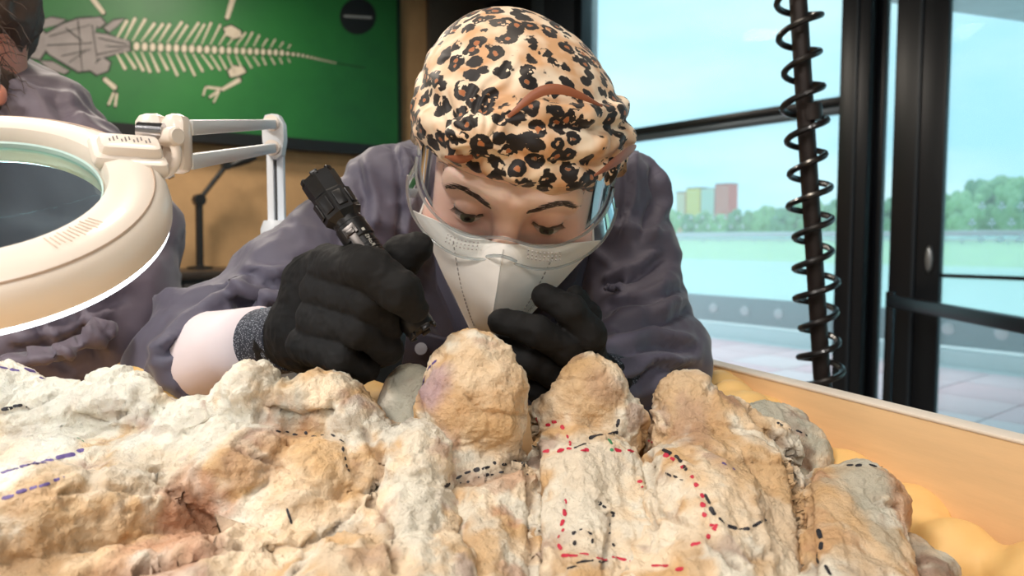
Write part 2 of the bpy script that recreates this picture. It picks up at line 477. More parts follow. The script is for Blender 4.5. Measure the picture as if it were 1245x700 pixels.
for k, x in enumerate(np.arange(140, 352, 10.5)):
    L_ = np.interp(x, [140, 200, 280, 352], [27, 27, 20, 5]); sy = spine_y(x)
    j1, j2 = .8+.35*random.random(), .8+.35*random.random()
    pp('rib', strip((x, sy-6), (x+L_*.62*j2, sy-6-L_*j1), 1.2, np.interp(x, [140, 352], [4.4, 1.6])), M_bp, .002, grow=1.0)
    pp('rib', strip((x, sy+6), (x+L_*.5*j1, sy+6+L_*.95*j2), 1.4, np.interp(x, [140, 352], [4.2, 1.6])), M_bp, .002, grow=1.0)
limbs = [strip((112,-2),(126,16),6,5), strip((284,-4),(276,22),7,5), [(272,34),(281,31),(292,37),(294,44),(285,47),(275,43)], [(277,86),(284,80),(296,82),(299,88),(290,92),(280,94)], strip((291,97),(270,109),6,4),
    strip((127,96),(140,107),5,6), strip((138,113),(132,127),3,3), strip((142,114),(140,129),3,3), strip((268,108),(252,106),3.2,3), strip((266,110),(255,118),3,3), strip((266,111),(260,124),3,2.5), strip((250,106),(247,116),2.5,2)]
for p in limbs: pp('limb_bone', p, M_bp, .002, grow=2)
tail = MB()
for x in np.arange(408, 440, 6): print_poly(tail, strip((x, spine_y(x)), (x+6, spine_y(x+6)), 1.3, .9), .001)
tail.build('tail_line', M_bk, board, smooth=False)
dsk = MB(); print_poly(dsk, oval((435, 20), 22, 22, 32), .002); dsk.build('round_caption', mat('caption_black', lin(16, 18, 20), .5), board, smooth=False)
dsk = MB(); print_poly(dsk, [(418, 18), (452, 20), (452, 23), (418, 21)], .004); dsk.build('caption_line', mat('caption_white', lin(150, 152, 150), .5), board, smooth=False)

# ================================================================== counter and black desk lamp below the mural
zt = onT(240, 325)[2]
s0 = onT(60, 330) @ NW; s1 = onT(478, 330) @ NW
cab = empty('cabinet', ST((s0+s1)/2, TB-.3, 0), 'low black cabinet standing against the tan wall under the mural', 'cabinet')
stobj('worktop', mat('worktop_dark', lin(46, 38, 32), .4), cab, s0-.02, s1+.02, TB-.62, TB-.004, zt-.04, zt, .004)
stobj('body', M_black, cab, s0, s1, TB-.58, TB-.004, 0.08, zt-.04)
stobj('plinth', M_black, cab, s0+.03, s1-.03, TB-.53, TB-.02, 0, .08)
for k in range(4):
    a = s0 + (s1-s0)*k/4; b = s0 + (s1-s0)*(k+1)/4
    dr = stobj('door', mat('door_black', lin(24, 24, 25), .4), cab, a+.006, b-.006, TB-.6, TB-.58, .1, zt-.06, .003)
    stobj('handle', M_chrome, dr, a+.05, a+.065, TB-.625, TB-.6, .55, .7)
def tq(px, py, t): return onT(px, py, t)
TL = TB - .22
lb = empty('desk_lamp', tq(243, 322, TL), 'black jointed desk lamp standing on the cabinet against the tan wall', 'lamp')
M_lampblk = mat('lamp_black', lin(22, 21, 21), .4)
bz = tq(243, 322, TL); bz[2] = zt
MB().lathe([(.001, 0), (.07, 0), (.07, .012), (.02, .02), (.02, .03), (.001, .03)], bz, (0, 0, 1), 20).build('base', M_lampblk, lb)
p1 = tq(242, 243, TL); p2 = tq(275, 201, TL); p3 = tq(300, 193, TL)
MB().tube([bz+[0, 0, .02], p1], .021).build('post', M_lampblk, lb)
MB().lathe([(.001, -.03), (.033, -.03), (.033, .03), (.001, .03)], p1, NB, 16).build('joint', M_lampblk, lb)
MB().tube([p1, p2], .014).build('arm', M_lampblk, lb)
MB().lathe([(.001, -.025), (.026, -.025), (.026, .025), (.001, .025)], p2, NB, 16).build('joint', M_lampblk, lb)
MB().tube([p2-[0, 0, .01], p2*.5+p3*.5-[0, 0, .006], p3, p3+(p3-p2)*.4], [.012, .024, .032, .024]).build('lamp_head', M_lampblk, lb)

# ================================================================== glazed wall
def tpx(px): return onS(px, 200) @ NB
zT = CAMZ + .645
M_pane = glass_sheet('window_glass', (.95, .99, .99, 1), .20, .02, .35)  # veil set milky to imitate distance haze outside
def window(name, t0, t1, transom=True, zlow=.0, fw=.05):
    r = bpy.data.objects.new(name, None); _link(r, None, ST(SW, (t0+t1)/2, 0)); structure(r)
    stobj('pane', M_pane, r, SW-.004, SW+.004, t0, t1, .06, CEIL)
    stobj('bottom_rail', M_frame, r, SW-.05, SW+.05, t0, t1, 0, .09, .004)
    if transom:
        stobj('transom', M_frame, r, SW-.03, SW+.03, t0, t1, zT-.02, zT+.018, .003)
        stobj('transom_bead', M_frame2, r, SW-.012, SW+.02, t0, t1, zT-.06, zT-.022, .003)
    return r
tA, tB_, tC, tD, tE, tF = tpx(718), tpx(1030), tpx(1065), tpx(1075), tpx(1087), tpx(1150)
w1 = window('window_1', tB_, tA)
# corner wall between mural wall and glazing
cw = bpy.data.objects.new('trim_2', None); _link(cw, None, ST(SW, (tA+TB)/2, 0)); structure(cw)
stobj('panel', mat('panel_dark', lin(24, 25, 28), .5), cw, SW-.03, SW+.05, tpx(650), TB, 0, CEIL)
stobj('steel_strip', M_frame2, cw, SW-.05, SW+.02, tpx(670), tpx(652), 0, CEIL, .006)
stobj('post', mat('post_slate', lin(48, 54, 62), .4), cw, SW-.08, SW+.05, tA+.07, tpx(671), 0, CEIL, .006)
stobj('post_edge', M_frame, cw, SW-.09, SW+.06, tA, tA+.07, 0, CEIL, .004)
# broad dark post with a slit of glass, then the door
po = bpy.data.objects.new('trim_3', None); _link(po, None, ST(SW, tC, 0)); structure(po)
stobj('post', M_frame, po, SW-.09, SW+.06, tC, tB_, 0, CEIL, .004)
stobj('bead', mat('bead_slate', lin(44, 54, 64), .35), po, SW-.1, SW-.085, tC+.05, tC+.062, 0, CEIL, .002)
stobj('jamb', M_frame, po, SW-.018, SW+.018, tD, tC, 0, CEIL, .003)
stobj('slit_pane', M_pane, po, SW-.004, SW+.004, tE, tD, .05, CEIL)
do = bpy.data.objects.new('door_1', None); _link(do, None, ST(SW, tF-.5, 0)); structure(do)
tG = tF - 1.25
stobj('stile', M_frame, do, SW-.022, SW+.018, tF, tE, 0, CEIL, .006)
stobj('stile_bead', mat('bead_slate', lin(44, 54, 64), .35), do, SW-.032, SW-.02, tF+.1, tF+.115, 0, CEIL, .002)
stobj('stile', M_frame, do, SW-.06, SW+.05, tG-.12, tG, 0, CEIL, .006)
stobj('pane', M_pane, do, SW-.004, SW+.004, tG, tF, .09, CEIL)
stobj('bottom_rail', M_frame, do, SW-.05, SW+.05, tG, tF, 0, .1, .004)
zM = onS(1150, 335)[2]
stobj('muntin', M_frame, do, SW-.012, SW+.012, tG, tF, zM-.008, zM+.008)
hp = onS(1130, 315, SW-.022)
hb = MB(); hb.lathe([(.001, 0), (.013, 0), (.017, .004), (.013, .012), (.001, .014)], hp, -NW, 16, xdir=(0, 0, 1))
hv = np.array(hb.v); hv[:, 2] = hp[2] + (hv[:, 2]-hp[2])*3.6
mesh_obj('pull_handle', hv, hb.f, mat('handle_silver', lin(160, 165, 170), .35, metal=.6), do)
for i in range(3):
    a = tG-.12 - i*1.5
    window('window_%d' % (i+2), a-1.4, a)
    structure(stobj('trim_%d' % (i+4), M_frame, None, SW-.08, SW+.05, a-1.5, a-1.4, 0, CEIL, .004))
# anti-collision plant icons in frosted film on the glazing
M_film = glass_sheet('frosted_film', (.95, .99, .99, 1), .75, .3, .3)
def icon(mb, c, r, s):
    for a in (90, 210, 330):
        q = [c + (NB*math.cos(R(a)) + np.array([0, 0, 1])*math.sin(R(a)))*r*.55 + (NB*math.cos(2*PI*k/8) + np.array([0, 0, 1])*math.sin(2*PI*k/8))*r*.42 for k in range(8)]
        mb.prism(q, -NW, .001)
    mb.prism([c + NB*.12*r + [0, 0, -r*.4], c + NB*.12*r + [0, 0, -r*1.2], c - NB*.12*r + [0, 0, -r*1.2], c - NB*.12*r + [0, 0, -r*.4]], -NW, .001)
for py, x0 in ((250, 1194), (270, 1182), (290, 1193)):
    for px in np.arange(x0, 1252, 24):
        b = MB(); icon(b, onS(px, py, SW-.006), .017, 1); b.build('frosted_icon', M_film, do, smooth=False)
for py, x0 in ((264, 826), (275, 833)):
    for px in np.arange(x0, 910, 14):
        b = MB(); icon(b, onS(px, py, SW-.006), .013, 1); b.build('frosted_icon', M_film, w1, smooth=False)

# barrier rail inside, in front of the door
ba = onS(1083, 360, SW-.16); bb = V(1245, 389, 2.27); bdir = bb - ba; bdir[2] = 0; bdir /= np.linalg.norm(bdir)
br = empty('barrier_rail', (ba[0], ba[1], 0), 'dark barrier rail with a steel upright in front of the glass door', 'rail')
MB().tube([ba*[1, 1, 0]+[0, 0, .0], ba+[0, 0, .02]], .02, 16).build('upright', mat('steel_dark', lin(70, 74, 80), .22, metal=.9), br)
MB().box(ba + bdir*.8 - [0, 0, .02], 1.6, .035, .05, (bdir, np.cross([0, 0, 1], bdir), (0, 0, 1)), .006).build('rail', M_frame, br)
MB().tube([(ba+bdir*1.58)*[1, 1, 0], ba+bdir*1.58-[0, 0, .02]], .02, 16).build('upright', mat('steel_dark', lin(70, 74, 80), .22, metal=.9), br)
MB().lathe([(.001, 0), (.06, 0), (.06, .01), (.022, .015)], ba*[1, 1, 0], (0, 0, 1), 20).build('foot_plate', M_frame, br)
MB().lathe([(.001, 0), (.06, 0), (.06, .01), (.022, .015)], (ba+bdir*1.58)*[1, 1, 0], (0, 0, 1), 20).build('foot_plate', M_frame, br)

# ================================================================== terrace, railing, river, far bank
M_conc = mat('concrete_pale', lin(226, 226, 226), .8, noise=.1, nscale=3)
tf = structure(stobj('terrace_floor', M_conc, None, SW+.06, SR+.35, -4, 9.5, -.25, -.02))
M_pav = [mat('paver_%d' % k, c, .7, noise=.12, nscale=5) for k, c in enumerate((lin(244, 196, 200), lin(240, 186, 192), lin(244, 210, 212), lin(236, 196, 202)))]
PV = .6; base_me = {}
for i in range(6):
    for j in range(13):
        s_ = SW+.1+PV*(i+.5); t_ = 9.0-PV*(j+.5)*1.0
        if s_ + PV/2 > SR-.1: continue
        k = (i*3+j*5+(i*j) % 3) % 4
        if k not in base_me:
            o = stobj('paver', M_pav[k], tf, s_-PV/2+.008, s_+PV/2-.008, t_-PV/2+.008, t_+PV/2-.008, -.02, 0, .005); base_me[k] = o; WO[o.name] = ST(s_, t_, -.02)
        else:
            o = base_me[k].copy(); COL.objects.link(o); o.location = [float(a) for a in ST(s_, t_, -.02) - WO[tf.name]]
kerb = structure(stobj('terrace_kerb', M_conc, None, SR-.1, SR+.35, -4, 9.5, -.02, .12, .01))
rl = empty('glass_railing', ST(SR, 2.5, .12), 'clear glass terrace railing with grey kick band and round steel fixings', 'railing')
M_rglass = glass_sheet('railing_glass', (.93, .985, .98, 1), .24, .03, .5)  # veil here also imitates haze over the river
M_band = mat('band_grey', lin(120, 126, 128), .5, metal=.3, noise=.1)
M_disc = mat('disc_steel', lin(190, 182, 182), .35, metal=.5)
stobj('kick_band', M_band, rl, SR-.03, SR+.02, -4, 9.5, .15, .46, .005)
stobj('top_rail', mat('rail_white', lin(215, 225, 226), .4), rl, SR-.03, SR+.03, -4, 9.5, CAMZ+.025, CAMZ+.075, .008)
for t in np.arange(-4, 9.5, 1.76):
    stobj('glass_panel', M_rglass, rl, SR-.008, SR+.008, t+.006, min(t+1.754, 9.5), .42, CAMZ+.03)
tdisc = 2.89; dme = None
for t in tdisc + .44*np.arange(-14, 15):
    b = MB().lathe([(.001, 0), (.055, 0), (.06, .008), (.055, .02), (.03, .024), (.001, .024)], ST(SR-.03, t, .31), -NW, 20)
    if dme is None: dme = b.build('round_fixing', M_disc, rl, origin=ST(SR-.03, t, .31)); t_d0 = t
    else:
        o = dme.copy(); COL.objects.link(o); o.location = [float(a) for a in ST(SR-.03, t, .31) - WO[rl.name]]
# canopy slab that comes into view over the door
cp = [(2.3, 5.85), (8.0, 7.92)] ; cpts = [np.array([*p, CAMZ+1.9]) for p in cp] + [ST(10, -3.5, CAMZ+1.9), ST(SW+.1, -3.5, CAMZ+1.9), ST(SW+.1, 1.2, CAMZ+1.9)]
structure(MB().prism(cpts, (0, 0, 1), .35).build('canopy_slab', mat('canopy_concrete', lin(150, 160, 164), .8, noise=.35, nscale=4), None, smooth=False), 'pale concrete canopy slab above the terrace')
structure(stobj('canopy_column', mat('canopy_concrete', lin(150, 160, 164), .8), None, 8.2, 8.6, .2, .6, -6, CAMZ+1.92))

M_water = mat('river_water', lin(206, 228, 222), .3, noise=.08, nscale=.05, bump=.3, bscale=.6)
ww = structure(MB().box(ST(130, 40, -6.5), 244, 900, 1, (NW, NB, (0, 0, 1))).build('river', M_water, None, smooth=False), 'pale green river behind the terrace railing')
M_grass = mat('bank_grass', lin(176, 208, 136), .9, noise=.3, nscale=.2)
SBK = 215
bk = MB(); 
prof = [(SBK-8, -6.3), (SBK+4, -4.6), (SBK+16, -2.2), (SBK+30, -.6), (SBK+60, 0), (SBK+700, 1), (SBK+700, -8), (SBK-8, -8)]
bk.prism([ST(s, -500, z) for s, z in prof], NB, 1600); structure(bk.build('river_bank', M_grass, None, smooth=False), 'light green grassy river bank')
# guard rail along the far bank road
gr = empty('road_guardrail', ST(SBK+31, 60, -.5), 'long white and red guard rail on the grassy far bank', 'guardrail')
stobj('rail_beam', mat('rail_white', lin(215, 225, 226), .4), gr, SBK+31, SBK+31.3, -200, 500, .9, 1.7)
stobj('rail_stripe', mat('rail_red', lin(196, 110, 104), .5), gr, SBK+30.9, SBK+31.05, -200, 500, .5, .9)
for t in np.arange(-40, 420, 12): stobj('post', M_band, gr, SBK+31, SBK+31.3, t, t+.4, -.8, 1)

# ---- trees
def tree_mesh(seed):
    rng = np.random.RandomState(seed); b = MB()
    ico = bpy.data.meshes.new('i'); import bmesh
    bm = bmesh.new(); bmesh.ops.create_icosphere(bm, subdivisions=2, radius=1); iv = np.array([tuple(v.co) for v in bm.verts]); fi = [tuple(v.index for v in f.verts) for f in bm.faces]; bm.free(); bpy.data.meshes.remove(ico)
    for k in range(46):
        u = rng.rand(); a = rng.rand()*2*PI; rr = (.15+.85*rng.rand())*(1-.75*abs(u-.35)**1.3)
        c = np.array([math.cos(a)*rr*.46, math.sin(a)*rr*.46, .24+u*.62]); r_ = .10+.08*rng.rand()
        d = 1 + .32*fbm(iv*2.6+rng.rand()*50, 3, seed)
        b.add(c + iv*d[:, None]*r_*[1, 1, .85], fi)
    return b
M_leaf = [mat('leaf_%d' % k, c, .9, noise=.35, nscale=9) for k, c in enumerate((lin(140, 176, 130), lin(156, 192, 140), lin(124, 164, 124)))]
M_trunk = mat('trunk', lin(110, 100, 86), .9)
protos = []
for k in range(3):
    tb = tree_mesh(11+k*7)
    r = empty('riverside_tree', (0, 0, 0), ['mid green leafy tree on the far river bank', 'light green leafy tree on the far river bank', 'deep green leafy tree on the far river bank'][k], 'tree', ['mid green', 'light green', 'deep green'][k] + ' trees along the far river bank')
    tb.build('crown', M_leaf[k], r, origin=(0, 0, 0))
    MB().tube([(0, 0, -.02), (.01, 0, .2), (0, .01, .5)], [.035, .028, .018], 8).build('trunk', M_trunk, r, origin=(0, 0, 0))
    protos.append(r)
def place_tree(px, top, s, k, first):
    base = onS(px, 285, s); base[2] = -.3
    h = onS(px, top, s)[2] + .3
    r = protos[k]
    if not first:
        r2 = r.copy(); COL.objects.link(r2)
        for ch in r.children:
            c2 = ch.copy(); COL.objects.link(c2); c2.parent = r2
        r = r2
    r.location = [float(a) for a in base]; r.scale = (h*.62, h*.62, h); r.rotation_euler = (0, 0, px*.37)
used = set()
spots = [(792, 252), (815, 250), (838, 258), (856, 254), (874, 257), (893, 252), (912, 254), (930, 246), (948, 250), (968, 244), (990, 238), (1012, 240), (1028, 236), (1046, 240),
         (1082, 236), (1150, 232), (1170, 226), (1192, 214), (1212, 210), (1236, 208), (1262, 214), (1290, 216)]
for i, (px, top) in enumerate(spots):
    k = i % 3; place_tree(px, top, SBK+46+(i*3 % 4)*15, k, k not in used); used.add(k)

# ---- coloured apartment blocks far behind the trees
def block(px0, px1, top, s, wallc, bands, label, nrow):
    a = onS(px0, 250, s); b = onS(px1, 250, s); ztop = onS((px0+px1)/2, top, s)[2]
    ta, tb = a @ NB, b @ NB
    r = empty('apartment_block', ST(s+6, (ta+tb)/2, 0), label, 'building', 'coloured apartment blocks')
    stobj('wall', mat('wall_'+label[:9], wallc, .8), r, s, s+14, tb+.4, ta-.4, 0, ztop)
    stobj('roof', M_band, r, s-.5, s+14.5, tb+.1, ta-.1, ztop, ztop+1)
    for n in range(nrow):
        z = ztop - 2.6 - n*3.4
        stobj('window_band', mat('band_'+label[:9], bands, .5), r, s-.25, s+.2, tb+1.2, ta-1.2, z-1.5, z)
block(822, 833, 234, 640, lin(232, 178, 150), lin(226, 226, 220), 'short apartment block with pale orange walls left of yellow one', 8)
block(834, 851, 229, 640, lin(240, 196, 92), lin(238, 220, 160), 'yellow apartment block between the pale orange and white ones', 9)
block(852, 868, 230, 640, lin(225, 228, 226), lin(170, 190, 196), 'white apartment block with grey window bands', 9)
block(869, 887, 224, 640, lin(226, 92, 84), lin(238, 160, 150), 'tall red apartment block beside the white one', 10)
# low blue hills
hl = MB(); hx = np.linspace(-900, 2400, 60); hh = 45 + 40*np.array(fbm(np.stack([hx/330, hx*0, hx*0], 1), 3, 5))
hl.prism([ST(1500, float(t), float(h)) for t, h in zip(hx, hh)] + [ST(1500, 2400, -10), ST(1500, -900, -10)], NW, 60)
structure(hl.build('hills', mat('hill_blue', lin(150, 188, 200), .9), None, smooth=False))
# ================================================================== crate, foam, stand
M_ply = mat('plywood', lin(224, 188, 142), .55, noise=.16, nscale=9, bump=.05, bscale=30, stretch=(1, 1, 9))
M_plyedge = mat('plywood_edge', lin(226, 214, 200), .6, noise=.1, nscale=60)
M_foam = mat('foam_yellow', lin(226, 186, 120), .6, noise=.12, nscale=25, bump=.12, bscale=60, sss=.1)
hz = CAMZ - .1395
pA = V(870, 447, .80); pB = V(1245, 545, .493)
pA[2] = pB[2] = hz
sd = (pB - pA); sd /= np.linalg.norm(sd); sn = np.array([-sd[1], sd[0], 0.0])   # sn points to +x (outside)
if sn[0] < 0: sn = -sn
zB = CAMZ - .285
p0 = pA - sd*.12; p1_ = pA + sd*.78
crate = empty('fossil_crate', ((p0+p1_)/2)*[1, 1, 0] + [-.35, 0, zB], 'plywood crate lined with yellow foam that holds the fossil bones', 'crate')
ctr = (p0+p1_)/2
Lc = np.linalg.norm(p1_-p0)
MB().box(ctr*[1, 1, 0] + sn*.009 + [0, 0, (hz+zB)/2], Lc, .018, hz-zB, (sd, sn, (0, 0, 1)), .0015).build('side_board', M_ply, crate)
MB().box(ctr*[1, 1, 0] + sn*.0095 + [0, 0, hz+.0012], Lc, .0195, .003, (sd, sn, (0, 0, 1)), .001).build('edge_band', M_plyedge, crate)
WC = 1.25
inn = -sn
far0 = p0*[1, 1, 0]; 
MB().box(ctr*[1, 1, 0] + inn*WC/2 + [0, 0, zB-.01], Lc, WC, .02, (sd, sn, (0, 0, 1)), .002).build('bottom_board', M_ply, crate)
MB().box(far0 + inn*WC/2 + [0, 0, zB+.045], WC, .018, .09, (sn, sd, (0, 0, 1)), .0015).build('far_board', M_ply, crate)
MB().box(ctr*[1, 1, 0] + inn*(WC-.009) + [0, 0, zB+.045], Lc, .018, .09, (sd, sn, (0, 0, 1)), .0015).build('side_board', M_ply, crate)
MB().box(p1_*[1, 1, 0] + inn*WC/2 + [0, 0, zB+.03], WC, .018, .06, (sn, sd, (0, 0, 1)), .0015).build('near_board', M_ply, crate)
# foam lining: bulging beads along the boards and lumps between the bones
def foam_piece(name, pts, rs, k=.012, h=.004, squash=1.0):
    P3 = [np.asarray(p, np.float32) for p in pts]
    def f(P):
        d = None
        for p, r in zip(P3, rs):
            e = s_ell(P, p, (r, r, r*squash)); d = e if d is None else smin(d, e, k)
        return d
    lo = np.min([p-r for p, r in zip(P3, rs)], 0); hi = np.max([p+r for p, r in zip(P3, rs)], 0)
    v, q = net(f, lo, hi, h); v = relax(v, q, 1)
    n = vnormals(v, q); v = v + n*(fbm(v*40, 3, 3)*.0018)[:, None]
    return mesh_obj(name, v, q, M_foam, crate)
bead = []; br_ = []
for i, t in enumerate(np.linspace(-.02, .74, 15)):
    p = pA + sd*t - sn*(.022+.006*math.sin(i*2.3)); z_t = np.interp(t, [0, .1, .25, .4, .7], [-.172, -.185, -.228, -.222, -.225]); p[2] = CAMZ + z_t
    bead.append(p); br_.append(.034+.006*math.sin(i*1.7))
foam_piece('foam_bead', bead, br_, .016)
# foam sheet under everything
def foam_bed(P):
    z = CAMZ - .262 + .016*fbm(P*np.array([9, 9, 0], np.float32), 3, 8)
    q = P - ctr.astype(np.float32); a = q @ sd.astype(np.float32); b = q @ inn.astype(np.float32)
    d = np.maximum(P[:, 2] - z, (zB+.001) - P[:, 2])
    return np.maximum(np.maximum(d, np.abs(a)-Lc/2+.02), np.maximum(-b+.004, b-WC+.03))*.8
xs = [c for c in (ctr+sd*Lc/2, ctr-sd*Lc/2, ctr+sd*Lc/2+inn*WC, ctr-sd*Lc/2+inn*WC)]
lo = np.min(xs, 0); hi = np.max(xs, 0); lo[2] = zB; hi[2] = CAMZ-.22
v, q = net(foam_bed, lo, hi, .009); mesh_obj('foam_bed', v, q, M_foam, crate)
foam_piece('foam_lump', [V(890, 492, .72), V(876, 484, .78), V(914, 500, .68), V(900, 530, .68)], [.026, .030, .018, .04], .008)
foam_piece('foam_lump', [V(462, 505, .62), V(440, 500, .64), V(490, 520, .60), V(455, 540, .60)], [.028, .028, .03, .04])
foam_piece('foam_lump', [V(172, 462, .74), V(205, 452, .78), V(190, 500, .70), V(250, 480, .74)], [.034, .034, .05, .04], .02)
# trestle under the crate
M_steel = mat('stand_steel', lin(90, 92, 96), .4, metal=.7)
st = empty('work_stand', ctr*[1, 1, 0] + inn*WC/2, 'grey steel stand under the plywood fossil crate', 'stand')
cc = ctr*[1, 1, 0] + inn*WC/2
MB().box(cc + [0, 0, zB-.04], Lc*.96, WC*.96, .04, (sd, sn, (0, 0, 1)), .004).build('top_frame', M_steel, st)
for a in (-1, 1):
    for b in (-1, 1):
        p = cc + sd*a*Lc*.42 + sn*b*WC*.42
        MB().box(p + [0, 0, (zB-.06)/2], .05, .05, zB-.06, (sd, sn, (0, 0, 1)), .004).build('leg', M_steel, st)
for b in (-1, 1):
    MB().box(cc + sn*b*WC*.42 + [0, 0, .2], Lc*.84, .035, .035, (sd, sn, (0, 0, 1)), .003).build('stretcher', M_steel, st)

# ================================================================== fossil bones
M_bone = mat('fossil', (0.6, .5, .4), .85, vcol=True, noise=.2, nscale=130, bump=1.0, bscale=170, spec=.2)
CREAM = np.array(lin(234, 214, 186)[:3]); OCHRE = np.array(lin(206, 170, 126)[:3]); PALE = np.array(lin(226, 219, 203)[:3]); PURP = np.array(lin(160, 126, 114)[:3])
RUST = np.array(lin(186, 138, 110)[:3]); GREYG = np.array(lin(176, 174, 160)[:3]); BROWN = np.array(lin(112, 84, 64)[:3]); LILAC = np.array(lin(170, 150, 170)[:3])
BVH = {}
def fossil(name, label, blobs, chains, cuts, h, k, amp, tone, seed, paint=None, post=None, flats=(), cracks=()):
    """blobs: (px,py,depth,rx,ry,rz in px); chains: list of [(px,py,depth,r px)...]; cuts: grooves"""
    B = []
    for b in blobs:
        px, py, d, rx = b[:4]; ry = b[4] if len(b) > 4 else rx; rz = b[5] if len(b) > 5 else rx
        u = d/F; B.append((V(px, py, d).astype(np.float32), np.array([rx*u, rz*u, ry*u], np.float32)))
    C = [([V(a, b, c).astype(np.float32) for a, b, c, r in ch], [r*c/F for a, b, c, r in ch]) for ch in chains]
    G = [([V(a, b, c).astype(np.float32) for a, b, c, r in ch], [r*c/F for a, b, c, r in ch]) for ch in cuts]
    def f(P):
        d = np.full(len(P), 9.0, np.float32)
        for c, r in B: d = smin(d, s_ell(P, c, r), k)
        for c, n, e in flats: d = smax(d, (P - c) @ n - e, .007)
        for p, r in C: d = smin(d, s_chain(P, p, r, k), k)
        for p, r in G: d = smax(d, -s_chain(P, p, r), .004)
        return d
    allp = [c - r for c, r in B] + [p - r for ps, rs in C for p, r in zip(ps, rs)]; allq = [c + r for c, r in B] + [p + r for ps, rs in C for p, r in zip(ps, rs)]
    v, q = net(f, np.min(allp, 0), np.max(allq, 0), h)
    v = relax(v, q, 2)
    n = vnormals(v, q)
    wv = v + .006*np.stack([fbm(v*38, 2, seed+1), fbm(v*38, 2, seed+2), fbm(v*38, 2, seed+3)], 1)
    def crease(Q, s_, w_): return np.exp(-(vnoise(Q, s_)/w_)**2)
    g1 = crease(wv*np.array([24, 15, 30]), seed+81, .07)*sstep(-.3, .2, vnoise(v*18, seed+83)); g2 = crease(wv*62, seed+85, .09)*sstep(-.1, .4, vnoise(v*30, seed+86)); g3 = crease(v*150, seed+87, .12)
    an_ = np.array([1.25, .5, 1.1])
    d = amp*(1.25*fbm(wv*24*an_, 3, seed) + .8*ridged(wv*44*an_, 3, seed+5) + .42*ridged(v*120*an_, 3, seed+9) - 1.1*g1 - .6*g2 - .3*g3)
    v = v + n*d[:, None]
    n = vnormals(v, q)
    ck = np.zeros(len(v), np.float32)
    if cracks:
        rel = v - np.array([0, 0, CAMZ]); zc_ = rel[:, 1]*cT - rel[:, 2]*sT; PX = CX + F*rel[:, 0]/zc_; PY = CY - F*(rel[:, 1]*sT + rel[:, 2]*cT)/zc_
        face = (n*rel).sum(1) < 0; wob = 2.2*fbm(v*110, 3, seed+91)
        for pl_, w_, dp_ in cracks:
            dm = np.full(len(v), 1e9)
            for (ax_, ay_), (bx_, by_) in zip(pl_[:-1], pl_[1:]):
                L2 = (bx_-ax_)**2+(by_-ay_)**2; t_ = np.clip(((PX-ax_)*(bx_-ax_)+(PY-ay_)*(by_-ay_))/L2, 0, 1); dm = np.minimum(dm, np.hypot(PX-ax_-t_*(bx_-ax_), PY-ay_-t_*(by_-ay_)))
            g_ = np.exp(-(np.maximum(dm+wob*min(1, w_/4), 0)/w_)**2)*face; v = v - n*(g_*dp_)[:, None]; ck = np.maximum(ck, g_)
        n = vnormals(v, q)
    v = v + n*(amp*.22*fbm(v*330, 2, seed+21))[:, None]
    # stone tones and stains; creases and cracks mixed towards brown
    a = sstep(-.05 if seed == 3 else -.45, .75 if seed == 3 else .5, fbm(wv*30, 4, seed+31))[:, None]; c = CREAM*(1-a) + (OCHRE if tone != 'grey' else GREYG)*a
    b = sstep(-.1, .5, fbm(wv*36+5, 4, seed+41))[:, None]; c = c*(1-b) + PALE*b
    e = sstep(.30, .75, fbm(wv*44+9, 4, seed+51))[:, None]*.6; c = c*(1-e) + (PURP if tone != 'ochre' else RUST)*e
    g = sstep(.42, .8, fbm(v*60+3, 3, seed+61))[:, None]*.3; c = c*(1-g) + BROWN*g
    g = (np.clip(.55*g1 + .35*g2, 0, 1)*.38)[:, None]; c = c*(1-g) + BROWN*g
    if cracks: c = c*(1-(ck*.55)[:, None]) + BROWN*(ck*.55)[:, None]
    if paint:
        for (px, py, dd, rr, colr, st_) in paint:
            ctr_ = V(px, py, dd); w = 1 - sstep(.5, 1.0, np.linalg.norm((v - ctr_)*np.array([1, .45, 1]), axis=1)/(rr*dd/F) + .35*fbm(v*55, 3, seed+71)); c = c*(1-(w*st_)[:, None]) + colr*(w*st_)[:, None]
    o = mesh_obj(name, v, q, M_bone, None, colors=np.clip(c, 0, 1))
    tag(o, label, 'fossil bone' if 'block' not in name else 'fossil')
    BVH[o] = BVHTree.FromPolygons([tuple(map(float, p)) for p in v], [tuple(map(int, x)) for x in q]) if False else (v, q)
    return o

